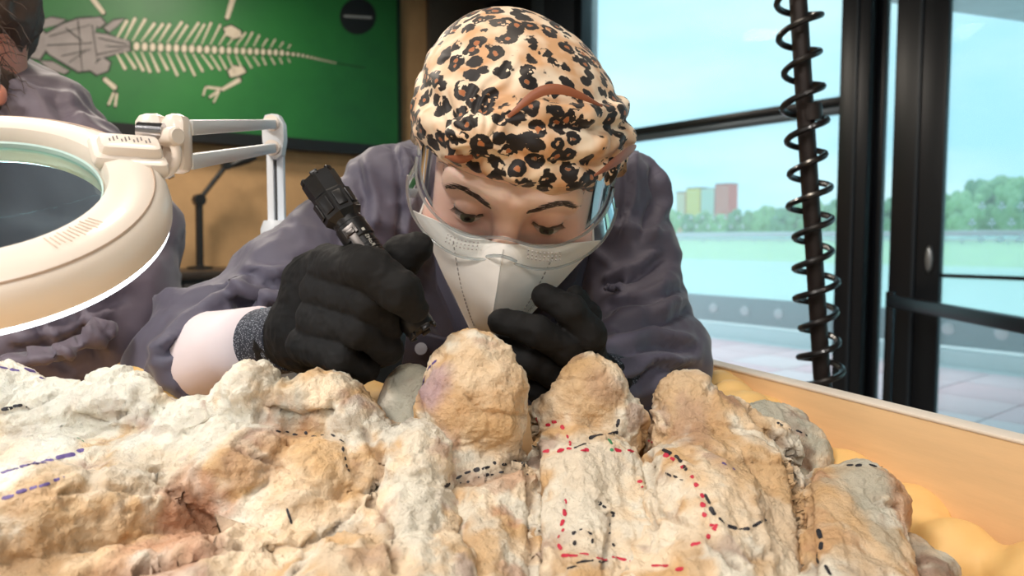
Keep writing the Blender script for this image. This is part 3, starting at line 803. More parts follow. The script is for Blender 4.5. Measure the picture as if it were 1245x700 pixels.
f_left = fossil('fossil_block', 'broad pale fossil block with cracked bone lumps and purple ink strokes under the magnifier lamp',
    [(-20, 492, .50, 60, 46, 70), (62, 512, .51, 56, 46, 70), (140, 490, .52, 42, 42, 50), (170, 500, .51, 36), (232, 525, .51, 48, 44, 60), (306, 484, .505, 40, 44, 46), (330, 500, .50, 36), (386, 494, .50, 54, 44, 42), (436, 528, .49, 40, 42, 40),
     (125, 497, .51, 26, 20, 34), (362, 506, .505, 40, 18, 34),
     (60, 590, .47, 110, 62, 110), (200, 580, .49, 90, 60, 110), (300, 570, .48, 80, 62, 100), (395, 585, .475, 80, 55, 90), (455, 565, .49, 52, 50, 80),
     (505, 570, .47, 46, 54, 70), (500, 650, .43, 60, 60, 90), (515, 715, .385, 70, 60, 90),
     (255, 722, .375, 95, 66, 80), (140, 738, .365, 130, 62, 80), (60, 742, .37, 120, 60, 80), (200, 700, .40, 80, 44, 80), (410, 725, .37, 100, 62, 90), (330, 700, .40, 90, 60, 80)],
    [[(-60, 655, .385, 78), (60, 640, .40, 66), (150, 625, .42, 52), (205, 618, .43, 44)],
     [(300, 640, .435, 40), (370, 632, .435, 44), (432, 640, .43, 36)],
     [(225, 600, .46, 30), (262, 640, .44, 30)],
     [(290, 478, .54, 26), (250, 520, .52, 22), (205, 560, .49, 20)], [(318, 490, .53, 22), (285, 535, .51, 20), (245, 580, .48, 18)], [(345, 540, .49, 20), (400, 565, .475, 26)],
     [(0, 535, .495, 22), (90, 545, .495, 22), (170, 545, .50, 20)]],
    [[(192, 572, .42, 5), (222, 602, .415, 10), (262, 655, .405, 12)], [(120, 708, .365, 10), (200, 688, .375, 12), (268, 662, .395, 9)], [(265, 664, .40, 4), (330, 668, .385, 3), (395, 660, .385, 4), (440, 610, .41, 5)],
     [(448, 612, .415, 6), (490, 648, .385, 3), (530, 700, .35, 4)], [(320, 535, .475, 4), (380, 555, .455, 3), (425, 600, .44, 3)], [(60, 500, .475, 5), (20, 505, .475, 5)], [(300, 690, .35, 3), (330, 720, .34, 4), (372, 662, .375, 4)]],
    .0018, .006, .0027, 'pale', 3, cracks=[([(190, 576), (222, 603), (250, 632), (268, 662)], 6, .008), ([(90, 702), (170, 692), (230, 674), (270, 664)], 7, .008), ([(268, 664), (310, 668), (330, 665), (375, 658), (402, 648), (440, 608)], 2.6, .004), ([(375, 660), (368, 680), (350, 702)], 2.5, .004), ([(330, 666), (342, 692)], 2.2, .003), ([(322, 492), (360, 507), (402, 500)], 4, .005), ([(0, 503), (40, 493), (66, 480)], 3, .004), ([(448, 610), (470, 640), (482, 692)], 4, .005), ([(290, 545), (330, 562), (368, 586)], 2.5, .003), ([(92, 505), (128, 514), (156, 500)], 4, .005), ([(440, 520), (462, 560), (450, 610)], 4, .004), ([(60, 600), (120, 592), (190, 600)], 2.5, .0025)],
    paint=[(128, 492, .49, 40, PURP, .8), (362, 500, .5, 46, RUST, .6), (385, 460, .53, 60, GREYG, .85), (372, 562, .45, 50, OCHRE, .8), (90, 655, .37, 130, OCHRE, .75), (200, 690, .37, 90, RUST, .5), (430, 680, .37, 70, OCHRE, .5), (20, 690, .36, 80, BROWN, .3), (230, 640, .40, 50, RUST, .55), (60, 480, .5, 110, PALE, .7), (150, 460, .53, 90, PALE, .8),
           (310, 455, .52, 50, PALE, .6), (340, 640, .40, 70, CREAM, .6), (510, 600, .43, 50, PALE, .8), (500, 520, .45, 40, PALE, .7), (200, 550, .46, 70, PALE, .5), (300, 560, .44, 40, PURP, .3), (240, 595, .43, 40, RUST, .6)])
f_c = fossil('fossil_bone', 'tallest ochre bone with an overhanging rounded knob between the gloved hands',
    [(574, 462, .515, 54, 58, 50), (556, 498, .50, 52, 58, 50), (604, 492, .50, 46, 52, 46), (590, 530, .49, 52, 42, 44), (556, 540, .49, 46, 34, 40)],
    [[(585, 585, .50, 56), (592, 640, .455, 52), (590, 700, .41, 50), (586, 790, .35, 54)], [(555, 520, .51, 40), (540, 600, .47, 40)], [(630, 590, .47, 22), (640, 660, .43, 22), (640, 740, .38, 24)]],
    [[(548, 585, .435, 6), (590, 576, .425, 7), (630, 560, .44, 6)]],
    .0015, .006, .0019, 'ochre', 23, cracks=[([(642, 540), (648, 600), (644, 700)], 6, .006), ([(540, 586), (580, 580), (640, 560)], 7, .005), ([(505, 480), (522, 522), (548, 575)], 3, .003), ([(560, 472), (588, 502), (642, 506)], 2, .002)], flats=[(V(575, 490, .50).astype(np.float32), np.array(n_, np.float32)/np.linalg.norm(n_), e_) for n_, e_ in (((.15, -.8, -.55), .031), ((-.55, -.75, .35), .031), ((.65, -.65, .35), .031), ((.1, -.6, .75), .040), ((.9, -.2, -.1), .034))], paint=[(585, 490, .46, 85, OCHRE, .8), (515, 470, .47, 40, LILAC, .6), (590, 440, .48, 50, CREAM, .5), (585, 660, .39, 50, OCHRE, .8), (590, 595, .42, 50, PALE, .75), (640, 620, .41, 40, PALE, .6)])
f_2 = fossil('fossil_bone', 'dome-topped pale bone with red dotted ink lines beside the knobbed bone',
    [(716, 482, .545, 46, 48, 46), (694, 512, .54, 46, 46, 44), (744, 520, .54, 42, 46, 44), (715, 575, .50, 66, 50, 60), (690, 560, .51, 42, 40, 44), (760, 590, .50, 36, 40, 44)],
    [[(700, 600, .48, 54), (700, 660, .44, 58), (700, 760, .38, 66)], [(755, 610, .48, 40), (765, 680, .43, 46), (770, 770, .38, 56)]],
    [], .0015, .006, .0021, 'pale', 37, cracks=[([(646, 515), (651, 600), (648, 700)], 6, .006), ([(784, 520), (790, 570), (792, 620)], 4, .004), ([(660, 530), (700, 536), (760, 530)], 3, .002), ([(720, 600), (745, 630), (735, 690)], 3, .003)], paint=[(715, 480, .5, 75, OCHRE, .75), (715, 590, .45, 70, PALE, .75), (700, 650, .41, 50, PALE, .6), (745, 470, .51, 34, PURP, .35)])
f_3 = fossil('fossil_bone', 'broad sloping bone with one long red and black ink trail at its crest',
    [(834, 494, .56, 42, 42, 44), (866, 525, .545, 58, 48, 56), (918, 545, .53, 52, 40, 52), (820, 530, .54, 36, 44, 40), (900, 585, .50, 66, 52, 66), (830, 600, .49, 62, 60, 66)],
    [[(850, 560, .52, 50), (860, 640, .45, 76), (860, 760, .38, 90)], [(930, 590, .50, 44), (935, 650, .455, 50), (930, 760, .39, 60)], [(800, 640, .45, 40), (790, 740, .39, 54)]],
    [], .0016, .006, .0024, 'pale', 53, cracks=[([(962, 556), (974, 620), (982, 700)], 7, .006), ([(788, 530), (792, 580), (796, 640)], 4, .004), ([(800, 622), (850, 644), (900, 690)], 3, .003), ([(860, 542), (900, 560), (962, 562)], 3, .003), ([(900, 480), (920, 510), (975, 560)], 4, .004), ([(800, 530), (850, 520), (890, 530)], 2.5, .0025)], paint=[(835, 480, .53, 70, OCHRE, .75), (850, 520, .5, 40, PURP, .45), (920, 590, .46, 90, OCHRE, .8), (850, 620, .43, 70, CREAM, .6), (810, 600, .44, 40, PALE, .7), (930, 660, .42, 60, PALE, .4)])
f_4 = fossil('fossil_bone', 'small grey-brown bone end with a flat pitted face near the plywood board',
    [(934, 520, .63, 48, 34, 40), (962, 545, .61, 40, 36, 40), (985, 560, .60, 24, 26, 30), (905, 530, .62, 30, 36, 34)], [[(950, 560, .60, 40), (950, 640, .55, 44)]],
    [[(950, 512, .56, 2.5), (975, 522, .56, 3), (990, 538, .56, 4)]], .0016, .007, .0016, 'grey', 71, paint=[(930, 500, .6, 60, GREYG, .8), (960, 540, .57, 40, BROWN, .4), (985, 555, .57, 24, BROWN, .8)])
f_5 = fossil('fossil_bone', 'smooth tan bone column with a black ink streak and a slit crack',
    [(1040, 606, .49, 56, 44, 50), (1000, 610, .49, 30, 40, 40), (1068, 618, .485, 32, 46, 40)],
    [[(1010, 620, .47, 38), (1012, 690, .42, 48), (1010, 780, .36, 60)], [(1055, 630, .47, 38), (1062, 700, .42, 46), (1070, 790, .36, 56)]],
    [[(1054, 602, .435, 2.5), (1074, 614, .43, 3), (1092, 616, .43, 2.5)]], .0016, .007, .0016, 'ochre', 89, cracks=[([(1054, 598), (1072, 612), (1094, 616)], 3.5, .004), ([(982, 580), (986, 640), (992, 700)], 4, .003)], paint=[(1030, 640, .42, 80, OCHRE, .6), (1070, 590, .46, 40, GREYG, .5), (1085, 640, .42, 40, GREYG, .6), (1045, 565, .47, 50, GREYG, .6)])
f_6 = fossil('fossil_bone', 'smooth grey rounded bone nestled against the tall knobbed bone',
    [(500, 486, .545, 36, 46, 40), (488, 500, .54, 28, 34, 36)], [[(496, 500, .54, 30), (496, 560, .50, 32)]], [], .0018, .008, .0006, 'grey', 97, paint=[(498, 490, .5, 70, GREYG, .9)])
f_7 = fossil('fossil_fragment', 'flat dark splintered bone fragment between foam and smooth bone column',
    [(1125, 690, .44, 36, 20, 40), (1105, 670, .455, 22, 20, 30)], [[(1100, 668, .46, 16), (1150, 712, .42, 16)]], [], .0016, .005, .0014, 'grey', 103, paint=[(1125, 680, .42, 60, BROWN, .5)])
tag(f_7, f_7['label'], 'fossil bone')

# ---- ink marks, lying on the stone
_tri = {}
def bvh_of(o):
    if o not in _tri:
        v, q = BVH[o]; _tri[o] = BVHTree.FromPolygons(v.tolist(), q.tolist())
    return _tri[o]
FOS = [f_left, f_c, f_2, f_3, f_4, f_5, f_6, f_7]
def cast(px, py):
    d = ray(px, py); d = Vector(d).normalized(); best = None
    for o in FOS:
        h = bvh_of(o).ray_cast(Vector((0, 0, CAMZ)), d, 3)
        if h[0] is not None and (best is None or h[3] < best[3]): best = (h[0], h[1], o, h[3])
    return best
M_ink = {'red': mat('ink_red', lin(186, 34, 62), .6), 'black': mat('ink_black', lin(30, 28, 36), .6), 'purple': mat('ink_purple', lin(92, 74, 128), .6), 'green': mat('ink_green', lin(52, 128, 84), .6)}
rngI = np.random.RandomState(5)
def ink(color, pts, w=2.2, dash=9, gap=6, jit=1.6):
    P = np.array(pts, float); seg = np.hypot(*np.diff(P, axis=0).T); cum = np.concatenate([[0], np.cumsum(seg)])
    mbs = {}; s = 0.0
    while s < cum[-1]:
        L_ = dash*(.6+.8*rngI.rand()); ww = w*(.7+.6*rngI.rand()); jo = rngI.randn(2)*jit
        prev = []; 
        for t in np.arange(s, min(s+L_, cum[-1])+.01, 2.0):
            x = np.interp(t, cum, P[:, 0])+jo[0]; y = np.interp(t, cum, P[:, 1])+jo[1]
            h = cast(x, y)
            if h is None: continue
            prev.append(h)
        if prev:
            o = prev[0][2]; prev = [h for h in prev if h[2] is o]
            if len(prev) == 1: prev.append((prev[0][0]+Vector((.001, 0, 0)), prev[0][1], o, prev[0][3]))
            b = MB(); v = []
            pp_ = [np.array(h[0]) for h in prev]; nn = [np.array(h[1]) for h in prev]
            m = len(pp_); f = []
            for i in range(m):
                t = pp_[min(i+1, m-1)] - pp_[max(i-1, 0)]; t = t/(np.linalg.norm(t)+1e-9); n_ = nn[i]; sde = np.cross(n_, t); sde /= (np.linalg.norm(sde)+1e-9)
                r_ = ww*prev[i][3]/F*(.55 if i in (0, m-1) else 1)
                for a in range(6):
                    an = 2*PI*a/6; v.append(pp_[i] + sde*math.cos(an)*r_ + n_*math.sin(an)*r_*.16 + n_*.0002)
            for i in range(m-1):
                for a in range(6): f.append((i*6+a, i*6+(a+1)%6, (i+1)*6+(a+1)%6, (i+1)*6+a))
            f += [tuple(range(6))[::-1], tuple(range((m-1)*6, m*6))]
            b.add(v, f); b.build(color+'_ink_dash', M_ink[color], o)
        s += L_ + gap*(.5+rngI.rand())
ink('red', [(648, 508), (652, 520)], 1.8); ink('red', [(664, 514), (682, 514), (688, 528), (690, 542)], 2.4, 6, 5)
ink('red', [(660, 549), (690, 546), (718, 546)], 2.6, 10, 5); ink('red', [(748, 547), (776, 551)], 2.6, 7, 6); ink('black', [(698, 541), (725, 530), (748, 526), (753, 508)], 1.8, 14, 3); ink('green', [(737, 534), (745, 548)], 1.8, 6, 4)
ink('red', [(684, 606), (686, 632), (678, 660), (684, 670)], 2.2, 7, 4); ink('red', [(684, 671), (715, 672), (748, 680), (790, 690), (830, 688)], 2.0, 16, 3)
ink('black', [(697, 662), (698, 648), (712, 643), (722, 650), (720, 660)], 2.2, 6, 5, .8); ink('black', [(726, 608), (735, 618), (748, 622), (742, 640), (746, 666)], 2.0, 5, 6)
ink('black', [(688, 690), (710, 684), (740, 682)], 1.4, 20, 3); ink('red', [(776, 584), (782, 592)], 4, 6, 3, .5); ink('red', [(786, 536), (796, 538)], 2.4, 4, 3)
ink('black', [(806, 546), (824, 556), (838, 574)], 2.6, 10, 4); ink('red', [(808, 552), (830, 566), (846, 584), (852, 600), (858, 630), (866, 642)], 3, 6, 6); ink('red', [(836, 664), (862, 656), (870, 636)], 2.8, 9, 5)
ink('black', [(856, 598), (868, 622), (884, 638), (900, 642), (918, 640), (932, 632)], 2.4, 11, 3); ink('black', [(808, 574), (822, 582), (832, 584)], 1.4, 9, 3)
ink('black', [(995, 644), (999, 660), (996, 680), (1006, 699)], 2.2, 16, 2); ink('black', [(1030, 566), (1048, 564), (1078, 572)], 2.2, 12, 4)
ink('black', [(946, 514), (966, 522), (984, 530)], 1.6, 8, 4); ink('black', [(540, 590), (560, 578), (590, 568), (612, 562), (634, 564), (640, 578)], 2.2, 8, 4); ink('black', [(560, 588), (590, 576), (614, 572)], 1.6, 5, 6)
ink('black', [(336, 524), (366, 528), (402, 528), (420, 538), (420, 566), (428, 584)], 1.8, 6, 5); ink('purple', [(0, 576), (50, 562), (104, 550)], 3.2, 22, 2); ink('purple', [(0, 604), (40, 592), (78, 580)], 2.0, 14, 3)
ink('purple', [(-5, 446), (30, 452), (56, 460)], 1.6, 14, 3); ink('black', [(0, 500), (34, 494)], 1.8, 12, 3); ink('purple', [(512, 470), (518, 450), (534, 436)], 2.0, 10, 5); ink('green', [(96, 532), (106, 536)], 2.0, 8, 3)
ink('black', [(350, 620), (356, 640)], 1.2, 20, 2); ink('purple', [(880, 560), (896, 572)], 2, 7, 4); ink('purple', [(236, 470), (262, 450)], 1.8, 9, 4)
# ================================================================== woman bending over the fossils
M_skin = mat('skin', (.6, .4, .3), .5, vcol=True, noise=.07, nscale=120, bump=.06, bscale=500, sss=.25, spec=.4)
M_suit = mat('coverall_mauve', lin(84, 81, 96), .6, noise=.08, nscale=40, bump=.03, bscale=900, sheen=.2, spec=.35)
M_glove = mat('glove_black', lin(15, 15, 16), .75, noise=.25, nscale=60, bump=.25, bscale=1500, spec=.28)
M_white = mat('white_sleeve', lin(216, 203, 206), .7, noise=.04, nscale=30)
def knit(name, a, b, sc):
    m = bpy.data.materials.new(name); m.use_nodes = True; N = m.node_tree.nodes; L = m.node_tree.links; p = N['Principled BSDF']
    t = N.new('ShaderNodeTexCoord'); w = N.new('ShaderNodeTexVoronoi'); w.inputs['Scale'].default_value = sc
    L.new(t.outputs['Object'], w.inputs['Vector']); r = N.new('ShaderNodeValToRGB')
    r.color_ramp.elements[0].position = .12; r.color_ramp.elements[0].color = b; r.color_ramp.elements[1].position = .38; r.color_ramp.elements[1].color = a
    L.new(w.outputs['Distance'], r.inputs['Fac']); L.new(r.outputs['Color'], p.inputs['Base Color']); p.inputs['Roughness'].default_value = .85
    return m
M_cuff = knit('knit_cuff', lin(44, 48, 60), lin(190, 196, 206), 620)

woman = empty('person', (0.0, 1.2, 0.0), 'person in leopard-print scarf, clear goggles and white mask leaning over the fossils', 'person')
HC = V(628, 204, .68).astype(np.float64)
ph, ro = R(36), R(9)
def rot_roll(v): x, y, z = v; return np.array([x*math.cos(ro) + z*math.sin(ro), y, -x*math.sin(ro) + z*math.cos(ro)])
HX = rot_roll((1, 0, 0)); HF = rot_roll((0, -math.cos(ph), -math.sin(ph))); HU = rot_roll((0, -math.sin(ph), math.cos(ph)))
HM = np.stack([HX, HF, HU], 1)
def H(x, y, z): return HC + HX*x + HF*y + HU*z
def Hl(P): return (np.asarray(P) - HC) @ HM          # world -> head coordinates
neck_b = V(628, 262, .86)
def skin_sdf(P):
    q = ((P - HC.astype(np.float32)) @ HM.astype(np.float32))
    ax = q.copy(); ax[:, 0] = np.abs(ax[:, 0])
    d = s_ell(q, (0, -.008, .026), (.075, .096, .080))
    d = smin(d, s_ell(q, (0, .022, -.045), (.063, .062, .078)), .03)
    d = smin(d, s_sph(q, (0, .060, -.100), .024), .03)
    d = smin(d, s_sph(ax, (.042, .046, -.034), .032), .03)
    d = smin(d, s_cap(ax, (.006, .088, .020), (.046, .072, .022), .012, .012), .016)
    d = smax(d, -s_ell(ax, (.033, .102, .001), (.022, .022, .014)), .016)
    d = smin(d, s_cap(q, (0, .086, .010), (0, .112, -.034), .0085, .0125), .012)
    d = smin(d, s_sph(ax, (.010, .103, -.037), .0085), .006)
    d = smin(d, s_ell(q, (0, .092, -.066), (.024, .012, .009)), .008)
    # upper eyelids, lowered, with a narrow slit under them
    lid = np.maximum(s_sph(ax, (.033, .0735, .000), .0148), -(ax[:, 2] - .0012 - .10*(ax[:, 0]-.033)))
    low = np.maximum(s_sph(ax, (.033, .0735, .000), .0144), (ax[:, 2] + .0078))
    d = smin(d, lid, .003); d = smin(d, low, .003)
    ear = s_ell(ax, (.081, -.008, -.008), (.007, .017, .030))
    d = smin(d, ear, .006)
    nk = s_chain(P, [H(0, -.025, -.05).astype(np.float32), H(0, -.055, -.13).astype(np.float32), neck_b.astype(np.float32)], [.054, .052, .062], .03)
    d = smin(d, nk, .025)
    d = smin(d, s_ell(P, V(625, 285, .90).astype(np.float32), (.14, .07, .06)), .05)
    return d
lo = np.minimum(HC - .15, neck_b - [.16, .05, .12]); hi = np.maximum(HC + .15, neck_b + [.16, .16, .08])
v, q = net(skin_sdf, lo, hi, .0019); v = relax(v, q, 1, .4)
l = Hl(v); al = np.abs(l[:, 0])
base = np.array(lin(254, 216, 200)[:3]); redd = np.array(lin(222, 150, 130)[:3]); dk = np.array(lin(178, 124, 108)[:3])
c = np.tile(base, (len(v), 1))
w = np.exp(-(((al-.05)/.03)**2 + ((l[:, 2]+.025)/.025)**2))*.5; c = c*(1-w[:, None]) + redd*w[:, None]
w = np.exp(-(((al-.033)/.022)**2 + ((l[:, 2]+.002)/.010)**2))*.7*(l[:, 1] > .04); c = c*(1-w[:, None]) + dk*w[:, None]
w = np.exp(-((al/.012)**2 + ((l[:, 2]+.03)/.02)**2))*.4; c = c*(1-w[:, None]) + redd*w[:, None]
w = np.exp(-((al/.026)**2 + ((l[:, 2]+.066)/.009)**2))*(l[:, 1] > .07)*.9; c = c*(1-w[:, None]) + np.array(lin(176, 92, 90)[:3])*w[:, None]
body = mesh_obj('body', v, q, M_skin, woman, colors=c)
for s in (-1, 1):
    ec = H(s*.033, .0735, 0); look = (HF*.95 - HU*.30); look /= np.linalg.norm(look)
    e = MB().lathe([(.0134*math.sin(a), .0134*math.cos(a)) for a in np.linspace(PI, 0, 18)], ec, look, 24).build('eyeball', mat('eye_white', lin(214, 204, 200), .25), body)
    MB().lathe([(.0062, .0121), (.006, .0126), (.003, .0133), (.0001, .0135)], ec, look, 20).build('iris', mat('iris_green', lin(72, 84, 70), .2), body)
    MB().lathe([(.0026, .0136), (.0012, .0139), (.0001, .0139)], ec, look, 14).build('pupil', mat('pupil', lin(8, 8, 8), .2), body)
# eyebrows and lashes: many short tapered hairs
from mathutils import Vector as _V
sk_b = BVHTree.FromPolygons(v.tolist(), q.tolist())
def on_skin(p, lift=.0003):
    o = H(p[0], .2, p[1]); h = sk_b.ray_cast(Vector(o), Vector(-HF), .3)
    return np.array(h[0]) + HF*lift if h[0] is not None else o
M_hair = mat('hair_dark', lin(46, 34, 30), .5)
rh = np.random.RandomState(3)
for s in (-1, 1):
    b = MB()
    for k in range(120):
        t = rh.rand(); x = .014 + .040*t; z = .0175 + .0085*math.sin(min(t*1.25, 1)*PI*.62) - .006*max(0, t-.7)/.3 + (rh.rand()-.5)*.0062*(1-.6*t)
        p0_ = on_skin((s*x, z)); p1b = on_skin((s*(x+.0055+.002*rh.rand()), z+.0022*(1-t*1.6)), .0009)
        b.tube([p0_, (p0_+p1b)/2+HF*.0004, p1b], [.00027, .00022, .00006], 4)
    b.build('eyebrow', M_hair, body)
    b = MB()
    for k in range(40):
        t = k/39.; a = (t-.5)*2.0
        r0 = H(s*(.033+.0135*math.sin(a)), .0735+.0138*math.cos(a)*.98, +.0009+.001*math.cos(a)+.10*(.0135*math.sin(a)))
        out = HF*.8*math.cos(a) + HX*s*(.7*math.sin(a)+.12) - HU*.55; out /= np.linalg.norm(out)
        L_ = .0040+.0022*t
        b.tube([r0, r0+out*L_*.6, r0+out*L_+HU*.0014], [.0003, .00022, .00006], 4)
    b.tube([H(s*(.033+.0137*math.sin(a)), .0735+.0141*math.cos(a), +.0011+.10*(.0135*math.sin(a))) for a in np.linspace(-1.15, 1.15, 16)], [.0003+.0004*math.sin(PI*i/15) for i in range(16)], 6)
    b.build('eyelashes', M_hair, body)

# ---- leopard-print scarf
def leopard():
    m = bpy.data.materials.new('leopard_satin'); m.use_nodes = True; N = m.node_tree.nodes; L = m.node_tree.links; p = N['Principled BSDF']
    t = N.new('ShaderNodeTexCoord')
    nd = N.new('ShaderNodeTexNoise'); nd.inputs['Scale'].default_value = 55; nd.inputs['Detail'].default_value = 3
    L.new(t.outputs['Object'], nd.inputs['Vector'])
    sb = N.new('ShaderNodeVectorMath'); sb.operation = 'SUBTRACT'; sb.inputs[1].default_value = (.5, .5, .5); L.new(nd.outputs['Color'], sb.inputs[0])
    sc = N.new('ShaderNodeVectorMath'); sc.operation = 'SCALE'; sc.inputs['Scale'].default_value = .009; L.new(sb.outputs[0], sc.inputs[0])
    ad = N.new('ShaderNodeVectorMath'); L.new(t.outputs['Object'], ad.inputs[0]); L.new(sc.outputs[0], ad.inputs[1])
    mp_ = N.new('ShaderNodeMapping'); mp_.inputs['Scale'].default_value = (1, 1, 1.25); L.new(ad.outputs[0], mp_.inputs['Vector'])
    vo = N.new('ShaderNodeTexVoronoi'); vo.inputs['Scale'].default_value = 68; vo.inputs['Randomness'].default_value = .8; L.new(mp_.outputs[0], vo.inputs['Vector'])
    # fine hairs of print
    hn = N.new('ShaderNodeTexNoise'); hn.inputs['Scale'].default_value = 210; hn.inputs['Detail'].default_value = 3; L.new(t.outputs['Object'], hn.inputs['Vector'])
    hm = N.new('ShaderNodeMath'); hm.operation = 'MULTIPLY_ADD'; hm.inputs[1].default_value = .30; L.new(hn.outputs['Fac'], hm.inputs[0]); L.new(vo.outputs['Distance'], hm.inputs[2])
    bgc = N.new('ShaderNodeValToRGB'); bgn = N.new('ShaderNodeTexNoise'); bgn.inputs['Scale'].default_value = 38; L.new(t.outputs['Object'], bgn.inputs['Vector'])
    bgc.color_ramp.elements[0].position = .38; bgc.color_ramp.elements[0].color = lin(212, 164, 120); bgc.color_ramp.elements[1].position = .62; bgc.color_ramp.elements[1].color = lin(242, 222, 196)
    L.new(bgn.outputs['Fac'], bgc.inputs['Fac'])
    rg = N.new('ShaderNodeValToRGB'); e = rg.color_ramp.elements
    e[0].position = .31; e[0].color = (0, 0, 0, 1); e[1].position = .35; e[1].color = (1, 1, 1, 1)
    x = e.new(.66); x.color = (1, 1, 1, 1); x = e.new(.70); x.color = (0, 0, 0, 1)
    L.new(hm.outputs[0], rg.inputs['Fac'])
    # some rosettes stay open: break the ring with noise
    bn = N.new('ShaderNodeTexNoise'); bn.inputs['Scale'].default_value = 120; L.new(t.outputs['Object'], bn.inputs['Vector'])
    bt = N.new('ShaderNodeMath'); bt.operation = 'GREATER_THAN'; bt.inputs[1].default_value = .37; L.new(bn.outputs['Fac'], bt.inputs[0])
    mu = N.new('ShaderNodeMath'); mu.operation = 'MULTIPLY'; L.new(rg.outputs['Color'], mu.inputs[0]); L.new(bt.outputs[0], mu.inputs[1])
    inn_ = N.new('ShaderNodeMath'); inn_.operation = 'LESS_THAN'; inn_.inputs[1].default_value = .33; L.new(hm.outputs[0], inn_.inputs[0])
    m1 = N.new('ShaderNodeMix'); m1.data_type = 'RGBA'; L.new(inn_.outputs[0], m1.inputs['Factor']); L.new(bgc.outputs['Color'], m1.inputs[6]); m1.inputs[7].default_value = lin(176, 106, 62)
    m2 = N.new('ShaderNodeMix'); m2.data_type = 'RGBA'; L.new(mu.outputs[0], m2.inputs['Factor']); L.new(m1.outputs[2], m2.inputs[6]); m2.inputs[7].default_value = lin(26, 20, 20)
    L.new(m2.outputs[2], p.inputs['Base Color']); p.inputs['Roughness'].default_value = .55; p.inputs['Sheen Weight'].default_value = .15; p.inputs['Specular IOR Level'].default_value = .35
    return m
M_leo = leopard()
def sc_pt(a, z, r=1.0):    # point on the scarf's brow line: a degrees round from the front (+ towards the window)
    zz = (z - .042)/.092; k = math.sqrt(max(0, 1-zz*zz))
    return H(.092*r*k*math.sin(R(a)), -.012 + .110*r*k*math.cos(R(a)), z).astype(np.float32)
rolls = [([(-100, .030), (-75, .048), (-50, .060), (-28, .068)], [.012, .016, .018, .016]),
         ([(-28, .080), (-55, .086), (-85, .080), (-110, .06)], [.010, .012, .011, .009]),
         ([(-16, .076), (15, .074), (45, .066), (75, .052), (105, .034)], [.014, .013, .014, .014, .012]),
         ([(-14, .084), (10, .094), (40, .090), (70, .078), (100, .062)], [.010, .009, .009, .009, .008]),
         ([(-60, .046), (-30, .052), (0, .052), (30, .048), (60, .038), (90, .022)], [.011, .011, .011, .012, .013, .013])]
RL = [([sc_pt(a, z, .945) for a, z in p], [x*.8 for x in r]) for p, r in rolls]
KN = sc_pt(-20, .074, 1.02)
def scarf_sdf(P):
    qq = ((P - HC.astype(np.float32)) @ HM.astype(np.float32))
    d = s_ell(qq, (0, -.012, .037), (.086, .106, .081))
    d = smin(d, s_ell(qq, (-.024, -.02, .054), (.072, .095, .074)), .02)
    for p, r in RL: d = smin(d, s_chain(P, p, r, .004), .007)
    d = smin(d, s_ell(qq, Hl(KN[None])[0].astype(np.float32), (.026, .014, .016)), .006)
    d = smin(d, s_ell(qq, (0, -.115, .0), (.035, .03, .03)), .02)
    pl = qq[:, 2] - (.0385 + .50*(qq[:, 1] - .085)) + .006*np.sin(qq[:, 0]*38+.5)
    d = smax(d, -pl, .006)
    return smax(d, -s_ell(qq, (0, -.008, .026), (.0755, .0965, .0805)), .002)
v, q = net(scarf_sdf, HC - .165, HC + .165, .0017); v = relax(v, q, 1)
n = vnormals(v, q); l = Hl(v); kn = Hl(KN[None])[0]
dx = l[:, 0]-kn[0]; dz = l[:, 2]-kn[2]; rr = np.sqrt(dx*dx+dz*dz+.25*(l[:, 1]-kn[1])**2); th = np.arctan2(dz, dx)
fold = np.sin(th*11 + 6*fbm(l*25, 2, 4))*np.exp(-(rr/.055)**2)*sstep(.004, .02, rr)*.0015
fold += .0016*ridged(l*np.array([16, 16, 52]) + .4*fbm(l*30, 2, 9)[:, None], 2, 14)*sstep(.12, .02, l[:, 2]) + .0012*fbm(l*26, 3, 6)
fold += .0016*np.sin(dx*150 - dz*240 + 4*fbm(l*20, 2, 3))*sstep(.03, .08, rr)*sstep(.11, .05, l[:, 2])
v = v + n*fold[:, None]
scarf = mesh_obj('head_scarf', v, q, M_leo, woman)
M_rust = mat('satin_rust', lin(150, 88, 58), .45, sheen=.3)
